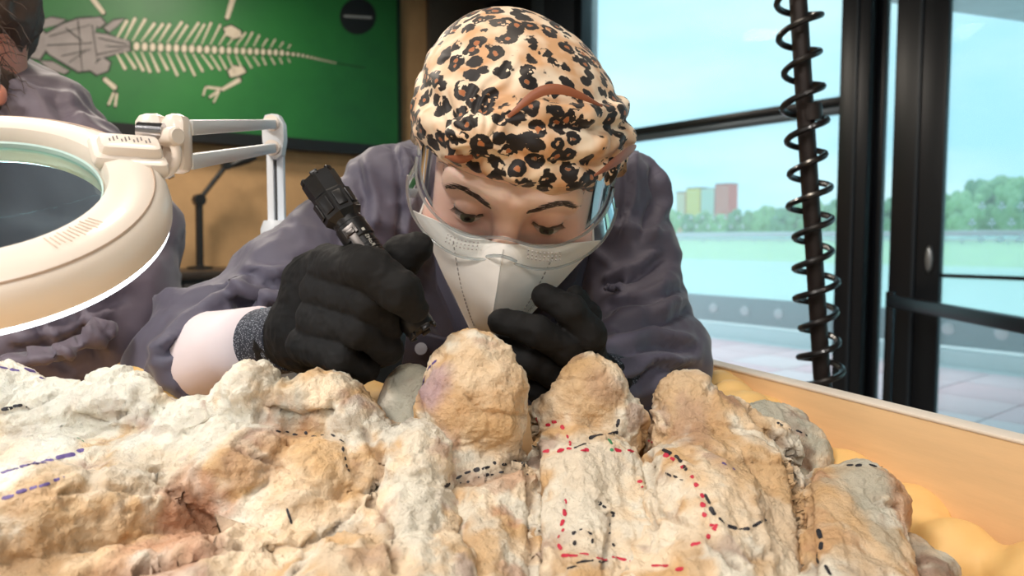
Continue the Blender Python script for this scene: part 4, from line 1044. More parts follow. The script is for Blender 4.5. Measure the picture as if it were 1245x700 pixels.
def ribbon(pts, ws, name, m, parent, lift=.012):
    n0 = len(pts)
    tt = np.linspace(0, n0-1, 5*(n0-1)+1); P_ = np.array(pts, float); ii = np.arange(n0)
    def cr_(y):
        k_ = np.clip(tt.astype(int), 0, n0-2); u_ = tt-k_; g_ = lambda j: y[np.clip(j, 0, n0-1)]
        return .5*((2*g_(k_)) + (g_(k_+1)-g_(k_-1))*u_ + (2*g_(k_-1)-5*g_(k_)+4*g_(k_+1)-g_(k_+2))*u_**2 + (-g_(k_-1)+3*g_(k_)-3*g_(k_+1)+g_(k_+2))*u_**3)
    pts = list(zip(cr_(P_[:, 0]), cr_(P_[:, 1]))); ws = list(np.maximum(cr_(np.array(ws, float)), .0008))
    b = MB(); V_ = []; 
    for (a, z), w_ in zip(pts, ws):
        c0 = sc_pt(a, z, 1.0).astype(float); nrm = c0 - H(0, -.012, .042); nrm /= np.linalg.norm(nrm); c0 = c0 + nrm*lift
        V_.append((c0, nrm, w_))
    vv = []; ff = []
    for i, (c0, nrm, w_) in enumerate(V_):
        t = V_[min(i+1, len(V_)-1)][0] - V_[max(i-1, 0)][0]; t /= np.linalg.norm(t); sd_ = np.cross(nrm, t); sd_ /= np.linalg.norm(sd_)
        for k in range(8):
            an = 2*PI*k/8; vv.append(c0 + sd_*math.cos(an)*w_ + nrm*math.sin(an)*.0009)
    for i in range(len(V_)-1):
        for k in range(8): ff.append((i*8+k, i*8+(k+1)%8, (i+1)*8+(k+1)%8, (i+1)*8+k))
    ff += [tuple(range(8))[::-1], tuple(range((len(V_)-1)*8, len(V_)*8))]
    b.add(vv, ff); return b.build(name, m, parent)
ribbon([(-8, .090), (4, .104), (18, .108), (34, .104), (50, .094)], [.0015, .0036, .004, .003, .001], 'rust_fold', M_rust, scarf, .0018)
ribbon([(38, .052), (50, .056), (62, .056), (72, .052)], [.001, .0045, .005, .002], 'rust_fold', M_rust, scarf, .010)
ribbon([(-34, .050), (-26, .054), (-20, .060)], [.001, .0035, .002], 'rust_fold', M_rust, scarf, .008)
# loose hair under the scarf by the temple
b = MB()
for k in range(46):
    x0 = .079 + .006*rh.rand(); y0 = .01 - .05*rh.rand(); z0 = .012 + .01*rh.rand()
    b.tube([H(x0, y0, z0), H(x0+.004+.004*rh.rand(), y0+.01*(rh.rand()-.5), z0-.015), H(x0+.001+.007*rh.rand(), y0+.02*(rh.rand()-.4), z0-.03-.02*rh.rand()), H(x0-.002+.009*rh.rand(), y0+.03*(rh.rand()-.4), z0-.05-.02*rh.rand())], [.0005, .0005, .0004, .0001], 4)
b.build('hair', M_hair, woman)

# ---- mask
M_mask = mat('mask_white', lin(232, 228, 222), .75, noise=.03, nscale=60, bump=.06, bscale=900)
def mask_pt(u, vv):
    au = abs(u)
    top = np.array([.083*u, .110 - .053*au**1.4, -.006 - .010*au - .009*au*au])
    bot = np.array([.016*u, .104 - .006*au, -.122])
    p = top*(1-vv) + bot*vv
    p[1] += (.026*math.sin(PI*min(1, vv*1.04))**.8)*(1-au)**1.0*(1-.3*vv) + .006*math.sin(PI*vv)*(1-au**3)
    return p
NU, NV_ = 41, 40
vv_ = []; ff = []
for s_ in (0, 1):
    for i in range(NU):
        for j in range(NV_):
            p = mask_pt(-1+2*i/(NU-1), j/(NV_-1)); p = p - np.array([0, .0012, 0])*s_
            p[1] += .0009*float(fbm(np.array([[p[0]*40, p[2]*40, 3.]]), 2, 2)[0]); vv_.append(H(*p))
def ix(s_, i, j): return s_*NU*NV_ + i*NV_ + j
for i in range(NU-1):
    for j in range(NV_-1):
        ff.append((ix(0,i,j), ix(0,i,j+1), ix(0,i+1,j+1), ix(0,i+1,j))); ff.append((ix(1,i,j), ix(1,i+1,j), ix(1,i+1,j+1), ix(1,i,j+1)))
for i in range(NU-1):
    for j in (0, NV_-1): ff.append((ix(0,i,j), ix(0,i+1,j), ix(1,i+1,j), ix(1,i,j)))
for j in range(NV_-1):
    for i in (0, NU-1): ff.append((ix(0,i,j), ix(1,i,j), ix(1,i,j+1), ix(0,i,j+1)))
mask = mesh_obj('face_mask', np.array(vv_), ff, M_mask, woman, flat_angle=28)
M_st = mat('stitch_grey', lin(150, 144, 140), .8)
for s in (-1, 1):
    b = MB()
    for j in np.arange(.08, .93, .036):
        a_, c_ = H(*(mask_pt(s*.54, j)+[0, .0008, 0])), H(*(mask_pt(s*.54, j+.02)+[0, .0008, 0])); b.tube([a_, c_], .00055, 5)
    b.build('stitch_line', M_st, mask)
b = MB(); b.tube([H(*(mask_pt(0, t)+[0, .0006, 0])) for t in np.linspace(.02, .98, 20)], .0008, 6); b.build('centre_seam', M_mask, mask)
for s in (-1, 1):
    MB().tube([H(*mask_pt(s*.97, .05)), H(s*.072, .03, -.012), H(s*.08, -.01, .01)], .0011, 6).build('ear_loop', M_mask, mask)
tv, tfc = text_mesh('GB2626-2019', .0075)
tw = []
for x, y, z in tv:      # lettering runs upside down along the lower hem
    t = .66 + x*7.0; u_ = .69 + y*16
    tw.append(H(*(mask_pt(u_, t) + [0, .0022, 0])))
mesh_obj('printed_code', np.array(tw), tfc, mat('print_grey', lin(120, 116, 112), .8), mask, smooth=False)

# ---- goggles
M_clear = glass_sheet('clear_plastic', (.97, .98, .98, 1), .035, .06, 1.0)
M_rim = glass_sheet('clear_rim', (.84, .87, .88, 1), .38, .08, 1.6)
gog = empty('goggles_part', HC); gog.parent = woman; gog.location = [float(a) for a in HC - WO[woman.name]]; gog.name = 'goggles'; WO['goggles'] = HC
def gp(a, z, k=1.0):
    dip = .010*math.exp(-(a/16.)**2)
    return H(.0855*k*math.sin(R(a)), .012 + .094*k*math.cos(R(a))**.9 if abs(a) < 90 else .012, z + (dip*1.0 if z < .01 else 0))
def sheet(za, zb, k0, k1, name, m, a0=-84, a1=84, nz=6):
    A_ = np.linspace(a0, a1, 60); vv = []; f_ = []
    for s_ in (0, .0016):
        for a in A_:
            for j in range(nz):
                t = j/(nz-1); vv.append(gp(a, (za(a)*(1-t)+zb(a)*t), (k0*(1-t)+k1*t) - s_*9))
    def id_(s_, i, j): return s_*60*nz + i*nz + j
    for i in range(59):
        for j in range(nz-1):
            f_.append((id_(0,i,j), id_(0,i+1,j), id_(0,i+1,j+1), id_(0,i,j+1))); f_.append((id_(1,i,j), id_(1,i,j+1), id_(1,i+1,j+1), id_(1,i+1,j)))
        for j in (0, nz-1): f_.append((id_(0,i,j), id_(1,i,j), id_(1,i+1,j), id_(0,i+1,j)))
    for j in range(nz-1):
        for i in (0, 59): f_.append((id_(0,i,j), id_(0,i,j+1), id_(1,i,j+1), id_(1,i,j)))
    return mesh_obj(name, np.array(vv), f_, m, gog, flat_angle=40)
zlow = lambda a: -.011 + .020*(abs(a)/84.)**2
sheet(lambda a: .046 - .008*(abs(a)/84.)**2, zlow, .98, 1.0, 'lens', M_clear)
sheet(zlow, lambda a: -.027 + .018*(abs(a)/84.)**2, 1.02, 1.10, 'lower_flange', M_clear, nz=3)
for zf, k, r_, nm in ((zlow, 1.03, .0013, 'rim'), (lambda a: -.028 + .018*(abs(a)/84.)**2, 1.11, .0012, 'rim')):
    MB().tube([gp(a, zf(a), k) for a in np.linspace(-84, 84, 70)], r_, 8).build(nm, M_rim, gog)
for s in (-1, 1):
    MB().tube([gp(s*84, z, 1.01) for z in np.linspace(.012, .040, 6)], .0016, 8).build('side_rim', M_rim, gog)
    b = MB()
    pts_ = [H(s*.086, .022, .028), H(s*.089, -.01, .026), H(s*.088, -.05, .02)]
    b.tube(pts_, [.009, .007, .004], 10); vv = np.array(b.v); mesh_obj('temple', vv, b.f, M_clear, gog)
    b = MB()
    for r0 in range(3):
        for k in range(9):
            b.box(gp(s*(13+k*2.2), -.0155-.0028*r0+.002, 1.065+.012*r0), .0011, .0011, .0011, (HX, HF, HU))
    b.build('vent_dots', mat('vent_grey', lin(186, 178, 176), .5), gog)
b = MB(); b.tube([H(-.012, .114, -.018), H(-.006, .123, -.009), H(0, .126, -.006), H(.006, .123, -.009), H(.012, .114, -.018)], .0014, 8); b.build('nose_bridge', M_rim, gog)

# ---- gloves (one skin each: palm, four fingers, thumb)
FL_T = V(513, 402, .518); FL_H = V(390, 222, .545); fl_ax = FL_H - FL_T; fl_len = np.linalg.norm(fl_ax); fl_ax /= fl_len
def px_chain(ch): return [V(a, b, c).astype(np.float32) for a, b, c, r in ch], [r*c/F for a, b, c, r in ch]
def glove_mesh(fingers, palm, carve, seed, name, h=.0014, kf=.0011):
    FG = [px_chain(c) for c in fingers]; PM = [px_chain(c) for c in palm]
    def f(P):
        d = None
        for p, r in PM:
            e = s_chain(P, p, r, .012); d = e if d is None else smin(d, e, .014)
        for i, (p, r) in enumerate(FG):
            e = s_chain(P, p, r, .004)
            d = smin(d, e, kf)
        if carve is not None: d = smax(d, -s_cap(P, carve[0].astype(np.float32), carve[1].astype(np.float32), carve[2], carve[2]), .002)
        return d
    al_ = FG + PM
    lo = np.min([p - r for ps, rs in al_ for p, r in zip(ps, rs)], 0); hi = np.max([p + r for ps, rs in al_ for p, r in zip(ps, rs)], 0)
    v, q = net(f, lo, hi, h); v = relax(v, q, 1); n = vnormals(v, q)
    v = v + n*(.0010*fbm(v*55, 3, seed) + .0006*ridged(v*90, 2, seed+3))[:, None]
    return mesh_obj(name, v, q, M_glove, woman)
g1 = glove_mesh(
    [[(402, 326, .548, 29), (450, 327, .500, 27), (488, 356, .492, 25), (504, 374, .498, 18)],
     [(398, 352, .548, 31), (448, 368, .506, 24), (474, 392, .520, 20), (460, 404, .552, 18)],
     [(388, 388, .548, 29), (438, 402, .508, 22), (472, 424, .522, 18), (456, 434, .552, 16)],
     [(376, 418, .552, 27), (416, 433, .516, 19), (446, 449, .528, 15), (430, 455, .555, 14)],
     [(410, 390, .585, 34), (455, 345, .580, 29), (490, 312, .565, 25), (508, 301, .560, 18)]],
    [[(346, 414, .61, 38), (380, 402, .59, 46), (394, 352, .592, 46)], [(380, 402, .59, 44), (400, 408, .60, 38)], [(390, 352, .585, 42), (402, 328, .565, 31)]],
    (FL_T - fl_ax*.01, FL_H, .0116), 12, 'glove')
cf = px_chain([(358, 410, .602, 42), (340, 413, .622, 42), (322, 416, .640, 42)])
MB().tube([np.asarray(p, float) for p in cf[0]], cf[1], 32).build('cuff', M_cuff, g1)
MB().tube([np.asarray(cf[0][2], float) + (np.asarray(cf[0][2], float)-np.asarray(cf[0][1], float))*t for t in (0, .25)], [cf[1][2]*1.02]*2, 32).build('cuff_edge', mat('edge_cyan', lin(130, 196, 214), .7), g1)
g2 = glove_mesh(
    [[(664, 361, .560, 16), (694, 378, .552, 20), (716, 406, .556, 19), (715, 436, .580, 22)],
     [(610, 391, .552, 16), (652, 403, .545, 19), (688, 421, .556, 20), (704, 446, .582, 22)],
     [(608, 420, .566, 15), (642, 438, .560, 18), (678, 455, .570, 20), (695, 465, .588, 22)],
     [(630, 450, .580, 13), (655, 474, .578, 16), (685, 482, .588, 19)],
     [(700, 360, .594, 13), (713, 382, .600, 16), (714, 425, .604, 20)]],
    [[(708, 438, .594, 30), (690, 470, .598, 30)], [(702, 452, .598, 32), (740, 462, .635, 28)]], None, 33, 'glove', h=.0015)
MB().tube([V(728, 458, .625), V(750, 462, .655)], [31*.63/F, 32*.65/F], 28).build('cuff', M_cuff, g2)

# ---- coverall
def creases(v, n, lines, seed):
    rel = v - np.array([0, 0, CAMZ]); zc_ = rel[:, 1]*cT - rel[:, 2]*sT; PX = CX + F*rel[:, 0]/zc_; PY = CY - F*(rel[:, 1]*sT + rel[:, 2]*cT)/zc_
    face = sstep(.1, -.25, (n*rel).sum(1)/np.linalg.norm(rel, axis=1)); wob = 3*fbm(v*30, 2, seed); out = np.zeros(len(v), np.float32)
    for pl_, w_, dp_ in lines:
        dm = np.full(len(v), 1e9); along = np.zeros(len(v)); acc = 0; tot = sum(math.dist(a, b) for a, b in zip(pl_[:-1], pl_[1:]))
        for (ax_, ay_), (bx_, by_) in zip(pl_[:-1], pl_[1:]):
            L2 = (bx_-ax_)**2+(by_-ay_)**2; t_ = np.clip(((PX-ax_)*(bx_-ax_)+(PY-ay_)*(by_-ay_))/L2, 0, 1)
            sg = np.sign((PX-ax_)*(by_-ay_)-(PY-ay_)*(bx_-ax_)); dd = np.hypot(PX-ax_-t_*(bx_-ax_), PY-ay_-t_*(by_-ay_)); m_ = dd < np.abs(dm)
            dm = np.where(m_, dd*sg, dm); along = np.where(m_, (acc + t_*math.sqrt(L2))/tot, along); acc += math.sqrt(L2)
        e = dm + wob; fade = sstep(0, .18, along)*sstep(1, .75, along)
        out += face*fade*dp_*(-np.exp(-(e/w_)**2) + .75*np.exp(-((e-1.9*w_)/(1.2*w_))**2))
    return out
def cloth(name, chains, ells, lo, hi, h, m, parent, seed, amp=.006, fs=(13, 13, 22), k=.035, cuts=(), dirs=None, ridges=(), folds=(), flat={}):
    C_ = [px_chain(c) if not isinstance(c, tuple) else c for c in chains]
    RG = [px_chain(c) for c in ridges]
    def f(P):
        d = np.full(len(P), 9.0, np.float32)
        for i_, (p, r) in enumerate(C_):
            e = s_chain(P, p, r, k*.6)
            if i_ in flat: e = smax(e, (P - flat[i_][0].astype(np.float32)) @ flat[i_][1].astype(np.float32), .004)
            d = smin(d, e, k if i_ not in flat else .02)
        for c, r in ells: d = smin(d, s_ell(P, np.asarray(c, np.float32), r), k)
        for p, r in RG: d = smin(d, s_chain(P, p, r, .01), .012)
        for c, n_, e in cuts: d = smax(d, (P - np.asarray(c, np.float32)) @ np.asarray(n_, np.float32) - e, .004)
        return d
    v, q = net(f, lo, hi, h); v = relax(v, q, 2); n = vnormals(v, q)
    wp = v + .03*np.stack([fbm(v*9, 2, seed), fbm(v*9, 2, seed+1), fbm(v*9, 2, seed+2)], 1)
    a = ridged(wp*np.array(fs)*.8, 2, seed+4, .4); b_ = ridged(wp[:, [1, 2, 0]]*np.array(fs)*1.7, 2, seed+8, .4)
    v = v + n*(amp*(.85*a + .2*b_ + .25*fbm(v*30, 2, seed+6)))[:, None]
    if folds: v = v + n*creases(v, n, folds, seed)[:, None]
    return mesh_obj(name, v, q, m, parent)
hips = np.array([0.0, 1.22, .88])
wr = V(262, 428, .675); wdir = V(300, 415, .62) - V(225, 430, .75); wdir /= np.linalg.norm(wdir)
legs = [([np.array([s*.085, 1.24, .86], np.float32), np.array([s*.10, 1.22, .48], np.float32), np.array([s*.11, 1.27, .07], np.float32)], [.105, .078, .07]) for s in (-1, 1)]
spine = ([V(625, 250, .93).astype(np.float32), V(625, 330, 1.05).astype(np.float32), hips.astype(np.float32)], [.115, .13, .15])
suit = cloth('coverall', [[(508, 238, .90, 62), (488, 242, .865, 60), (426, 284, .83, 53), (345, 345, .79, 56), (262, 410, .765, 58), (236, 424, .745, 58)],
     [(236, 424, .765, 58), (238, 431, .735, 59), (262, 430, .695, 58), (290, 424, .665, 58)],
     [(722, 238, .90, 60), (740, 248, .86, 56), (762, 320, .82, 49), (786, 400, .78, 54), (794, 440, .745, 56)],
     [(794, 440, .745, 56), (765, 455, .69, 50), (738, 460, .645, 36)]] + [spine] + legs,
    [(V(622, 262, .96), (.155, .13, .10)), (V(622, 345, 1.0), (.15, .12, .13)), (hips, (.17, .14, .14))],
    (-.52, .55, .02), (.32, 1.42, 1.40), .0042, M_suit, woman, 41, amp=.0085, k=.04, flat={1: (V(262, 431, .690), (lambda a: a/np.linalg.norm(a))(V(300, 420, .650) - V(240, 436, .720)))},
    cuts=[(V(270, 424, .668), np.array([.55, -.8, .1]), 1.0)] if False else [],
    ridges=[[(262, 372, .70, 9), (300, 352, .72, 10), (350, 340, .74, 8)], [(250, 400, .69, 8), (290, 388, .70, 8), (335, 366, .72, 7)], [(395, 235, .80, 8), (430, 290, .78, 9), (440, 330, .79, 7)],
            [(745, 400, .70, 7), (795, 390, .72, 8), (825, 384, .755, 7)], [(735, 350, .74, 7), (780, 337, .765, 7), (800, 328, .79, 6)], [(740, 440, .67, 8), (790, 445, .68, 9), (835, 430, .71, 7)], [(500, 190, .83, 7), (512, 260, .83, 8), (505, 320, .85, 6)]],
    folds=[([(262, 350), (300, 372), (345, 380), (390, 370)], 7, .011), ([(288, 332), (330, 346), (378, 336)], 6, .009), ([(388, 232), (412, 270), (418, 306)], 7, .010), ([(470, 160), (486, 200), (490, 260), (482, 330)], 4, .008), ([(500, 172), (513, 215), (516, 290)], 6, .009), ([(185, 442), (235, 405), (280, 396)], 6, .010), ([(430, 190), (446, 240), (440, 290)], 6, .008),
           ([(730, 352), (775, 336), (818, 308)], 6, .010), ([(740, 398), (800, 390), (846, 370)], 6, .011), ([(730, 428), (790, 420), (856, 424)], 6, .010), ([(750, 474), (800, 448), (856, 452)], 6, .010), ([(792, 196), (800, 240), (772, 304)], 6, .009), ([(764, 168), (760, 240), (744, 304)], 4, .008), ([(735, 375), (780, 368), (835, 345)], 5, .007)])
cf2 = px_chain([(318, 416, .637, 43), (292, 422, .66, 49), (266, 432, .685, 55), (240, 442, .715, 56)])
wsl = MB().tube([np.asarray(p, float) for p in cf2[0]], cf2[1], 40)
wv = np.array(wsl.v); wn_ = fbm(wv*30, 2, 3)[:, None]; wv = wv + .002*wn_
mesh_obj('white_undersleeve', wv, wsl.f, M_white, woman)
M_suit2 = mat('coverall_dark', lin(48, 46, 60), .6)
col_pts = [V(540, 300, .80), V(548, 345, .76), V(575, 400, .73), V(612, 420, .72), V(655, 400, .73), V(690, 345, .76), V(705, 300, .80)]
MB().tube(col_pts, [.012, .016, .018, .018, .018, .016, .012], 10).build('collar', M_suit2, suit)
fb = MB().box(V(522, 432, .715), .05, .006, .045, ((1, .1, -.25), (0, 1, .3), (.2, -.3, 1)), .002); fb.build('pocket_flap', M_suit2, suit)
MB().lathe([(.001, 0), (.006, 0), (.006, .002), (.001, .0025)], V(512, 424, .705), (0, -1, .3), 16).build('button', mat('button_grey', lin(120, 118, 124), .4), suit)
for s in (-1, 1):
    sh = MB().tube([(s*.11, 1.31, .045), (s*.11, 1.25, .05), (s*.115, 1.17, .045), (s*.118, 1.10, .035)], [.035, .047, .044, .03], 16)
    sv = np.array(sh.v); sv[:, 2] = np.maximum(sv[:, 2], .002); mesh_obj('shoe', sv, sh.f, mat('shoe_black', lin(24, 24, 26), .5), woman)

# ================================================================== flashlight in the gloved hand
fl = empty('flashlight', FL_T, 'black metal flashlight held slanting in the gloved fist', 'flashlight')
M_fl = mat('anodised_black', lin(24, 24, 26), .38, metal=.3, noise=.1)
M_fl2 = mat('anodised_edge', lin(58, 58, 60), .3, metal=.6)
rB = .0112
tofront = np.array([.1, -1, .15]); tofront -= fl_ax*(tofront@fl_ax); tofront /= np.linalg.norm(tofront); side = np.cross(fl_ax, tofront)
MB().lathe([(.001, 0), (rB*.78, 0), (rB*.95, .0012), (rB, .004), (rB, .016), (rB*.95, .017), (rB*.95, fl_len-.054), (rB*1.06, fl_len-.053), (rB*1.06, fl_len-.040), (rB*.98, fl_len-.039), (rB*.98, fl_len-.032), (.001, fl_len-.032)], FL_T, fl_ax, 40).build('barrel', M_fl, fl)
for k in range(22):
    h0 = .022 + k*.0024
    MB().lathe([(rB*.94, h0), (rB*.985, h0+.0004), (rB*.985, h0+.0012), (rB*.94, h0+.0016)], FL_T, fl_ax, 32).build('grip_ring', M_fl, fl)
# faceted head: eight flats, wider shoulder, scalloped bezel
hb = MB(); prof = [(rB*1.0, fl_len-.036), (rB*1.32, fl_len-.031), (rB*1.36, fl_len-.014), (rB*1.18, fl_len-.012), (rB*1.18, fl_len-.008), (rB*1.24, fl_len-.006), (rB*1.22, fl_len+.004), (rB*.95, fl_len+.004), (rB*.9, fl_len-.002), (.001, fl_len-.002)]
hb.lathe(prof, FL_T, fl_ax, 8, xdir=tofront); hb.build('head', M_fl, fl, ang=20)
for k in range(8):
    a = 2*PI*(k+.5)/8; dirv = tofront*math.cos(a)+side*math.sin(a)
    MB().box(FL_T + fl_ax*(fl_len-.022) + dirv*rB*1.25, .012, .0075, .002, (fl_ax, np.cross(dirv, fl_ax), dirv), .0007).build('facet_pad', M_fl, fl)
for k in range(6):
    a = 2*PI*k/6; dirv = tofront*math.cos(a)+side*math.sin(a)
    MB().box(FL_T + fl_ax*(fl_len+.004) + dirv*rB*1.07, .004, .006, .003, (fl_ax, np.cross(dirv, fl_ax), dirv), .0009).build('bezel_tooth', M_fl, fl)
for k in range(5):
    a = 2*PI*k/5+.4; dirv = tofront*math.cos(a)+side*math.sin(a)
    MB().box(FL_T - fl_ax*.0005 + dirv*rB*.86, .004, .007, .0026, (fl_ax, np.cross(dirv, fl_ax), dirv), .0008).build('tail_tooth', M_fl2, fl)
def flp(hh, ang, lift): return FL_T + fl_ax*hh + (tofront*math.cos(ang)+side*math.sin(ang))*(rB+lift)
cl = MB(); ca = -.15
nrm = tofront*math.cos(ca)+side*math.sin(ca); tg = np.cross(fl_ax, nrm)
cl.box(flp(fl_len-.047, ca, .0012), .008, .010, .002, (fl_ax, tg, nrm), .0006); cl.box(flp(fl_len-.064, ca, .0035), .034, .0062, .0012, (fl_ax, tg, nrm), .0005); cl.box(flp(fl_len-.049, ca, .003), .004, .0062, .004, (fl_ax, tg, nrm), .0005)
cl.build('pocket_clip', mat('clip_steel', lin(84, 80, 78), .3, metal=.9), fl)
MB().box(flp(fl_len-.057, ca-.75, .0003), .006, .004, .0006, (fl_ax, tg, tofront*math.cos(ca-.75)+side*math.sin(ca-.75)), .0001).build('white_mark', mat('mark_white', lin(190, 186, 176), .6), fl)
def fl_text(txt, size, hc, ac):
    tv, tf_ = text_mesh(txt, size); out = []
    for x, y, z in tv: out.append(flp(hc + x, ac + y/rB, .0004))
    mesh_obj('printed_mark', np.array(out), tf_, mat('mark_white', lin(190, 186, 176), .6), fl, smooth=False)
for sgn in (1,): fl_text('CE RoHS', .0044, fl_len-.063, .55)
MB().box(flp(fl_len-.0505, .55, .0009), .0022, .0022, .0004, (fl_ax, np.cross(fl_ax, tofront*math.cos(.62)+side*math.sin(.62)), tofront*math.cos(.62)+side*math.sin(.62))).build('printed_mark', mat('mark_white', lin(190, 186, 176), .6), fl, smooth=False)

# ================================================================== man beside the lamp
man = empty('person', (-.55, 1.0, 0), 'person in mauve coverall with dark hair and beard bending beside the magnifier lamp', 'person')
mh = [([np.array([x, 1.12, .86], np.float32), np.array([x-.01, 1.10, .48], np.float32), np.array([x, 1.15, .07], np.float32)], [.11, .085, .075]) for x in (-.75, -.55)]
msp = ([V(-20, 190, .95).astype(np.float32), np.array([-.66, 1.06, 1.1], np.float32), np.array([-.65, 1.1, .9], np.float32)], [.13, .16, .17])
M_suitm = mat('coverall_mauve_man', lin(98, 88, 99), .6, noise=.1, nscale=40, bump=.03, bscale=900, sheen=.2)
msuit = cloth('coverall', [[(-50, 172, .92, 90), (22, 184, .90, 92), (86, 240, .87, 82), (126, 300, .83, 80), (118, 380, .78, 84), (80, 410, .75, 78)], [(80, 410, .75, 78), (0, 425, .70, 66), (-90, 430, .66, 56)],
      [(-160, 190, .95, 90), (-260, 300, .85, 80), (-300, 400, .75, 70)], [(-300, 400, .75, 68), (-220, 430, .66, 54)]] + [msp] + mh,
      [(np.array([-.65, 1.1, .9]), (.19, .16, .16))], (-1.0, .58, .02), (-.30, 1.36, 1.45), .006, M_suitm, man, 77, amp=.0065, k=.05,
      ridges=[[(20, 400, .66, 9), (60, 375, .68, 10), (120, 385, .70, 8)], [(10, 440, .63, 8), (70, 430, .64, 9), (130, 400, .68, 8)], [(0, 360, .70, 8), (60, 345, .71, 8), (130, 330, .74, 8)]],
      folds=[([(0, 352), (60, 338), (160, 306)], 7, .010), ([(20, 402), (80, 382), (170, 356)], 7, .011), ([(0, 428), (70, 420), (150, 386)], 6, .010), ([(36, 376), (60, 430), (92, 456)], 6, .010), ([(84, 366), (104, 410), (130, 446)], 6, .009), ([(60, 110), (90, 160), (150, 190)], 8, .007)])
MHc = V(-78, 46, .86)
def mskin(P):
    q_ = P - MHc.astype(np.float32)
    d = s_ell(q_, (0, 0, .03), (.098, .078, .092)); d = smin(d, s_ell(q_, (-.045, 0, -.04), (.06, .062, .075)), .03)
    d = smin(d, s_cap(q_, A3(-.095, 0, .0), A3(-.118, 0, -.035), .009, .014), .012)
    for s in (-1, 1): d = smin(d, s_ell(q_, (.012, s*.078, -.01), (.019, .009, .032)), .006)
    d = smin(d, s_cap(q_, A3(.03, 0, -.04), A3(.05, .06, -.14), .056, .066), .03)
    d = smin(d, s_ell(P, V(-4, 115, .803).astype(np.float32), (.0105, .009, .013)), .004)
    for s in (-1, 1): d = smax(d, -s_ell(q_, (-.098, s*.031, .008), (.018, .019, .012)), .012)
    return d
v, q = net(mskin, MHc - .2, MHc + .2, .004); cc_ = np.tile(np.array(lin(222, 150, 128)[:3]), (len(v), 1))
mb_ = mesh_obj('body', v, q, M_skin, man, colors=cc_)
for s in (-1, 1):
    ec = MHc + np.array([-.0755, s*.031, .008]); lk = np.array([-.9, 0, -.45]); lk /= np.linalg.norm(lk)
    MB().lathe([(.0125*math.sin(a), .0125*math.cos(a)) for a in np.linspace(PI, 0, 14)], ec, lk, 18).build('eyeball', mat('eye_white', lin(214, 204, 200), .25), mb_)
    MB().lathe([(.006, .0113), (.003, .0124), (.0001, .0127)], ec, lk, 14).build('iris', mat('iris_brown', lin(60, 42, 30), .25), mb_)
    MB().tube([MHc + np.array([-.090, s*.014, .026]), MHc + np.array([-.088, s*.032, .031]), MHc + np.array([-.074, s*.052, .027])], [.0035, .0045, .002], 8).build('eyebrow', mat('hair_brown_brow', lin(60, 44, 36), .6), mb_)
def mhair(P):
    q_ = P - MHc.astype(np.float32)
    d = s_ell(q_, (.008, 0, .045), (.096, .086, .092)); d = smin(d, s_ell(q_, (.062, -.02, -.072), (.042, .04, .034)), .03)
    d = smax(d, -(q_[:, 0] + .06 - .5*(q_[:, 2]-.05)), .01)
    d = smax(d, -s_ell(q_, (-.005, -.07, -.012), (.028, .04, .036)), .006); d = smax(d, -s_sph(P, V(-5, 114, .785).astype(np.float32), .013), .004)
    return d
v, q = net(mhair, MHc - .2, MHc + .2, .004); n = vnormals(v, q); v = v + n*(.006*ridged(v*np.array([40, 40, 14]), 3, 3))[:, None]
M_hairm = mat('hair_brown', lin(70, 52, 42), .55, noise=.3, nscale=90)
hm_ = mesh_obj('hair', v, q, M_hairm, man)
def mbeard(P):
    q_ = P - MHc.astype(np.float32)
    d = s_ell(q_, (-.03, 0, -.085), (.062, .066, .05)); d = smin(d, s_ell(q_, (.0, -.05, -.055), (.03, .022, .035)), .02)
    return d
v, q = net(mbeard, MHc - .2, MHc + .15, .004); n = vnormals(v, q); v = v + n*(.006*ridged(v*np.array([50, 50, 20]), 3, 7))[:, None]
mesh_obj('beard', v, q, M_hairm, man)
b = MB(); rm = np.random.RandomState(8)
for k in range(260):     # stray curls at the nape and jaw
    a = rm.rand()*PI*1.1 - .55*PI; st_ = MHc + np.array([.055+.045*math.cos(a)*rm.rand(), -.06*rm.rand()-.01, -.03+.085*math.sin(a)])
    p_ = [st_]; dr = np.array([.7*rm.rand()+.15, -.35*rm.rand(), .9*(rm.rand()-.55)])
    for j in range(6):
        dr = dr*.8 + np.array([.3*(rm.rand()-.4), .3*(rm.rand()-.5), .7*(rm.rand()-.62)]); p_.append(p_[-1] + dr/np.linalg.norm(dr)*.0075)
    b.tube(p_, [.00045]*6+[.0001], 4)
b.build('stray_hair', M_hairm, man)
for s in (0, 1):
    x = (-.75, -.55)[s]; sh = MB().tube([(x, 1.2, .045), (x, 1.12, .05), (x, 1.03, .045), (x, .96, .035)], [.035, .05, .046, .03], 14); sv = np.array(sh.v); sv[:, 2] = np.maximum(sv[:, 2], .002); mesh_obj('shoe', sv, sh.f, mat('shoe_black', lin(24, 24, 26), .5), man)
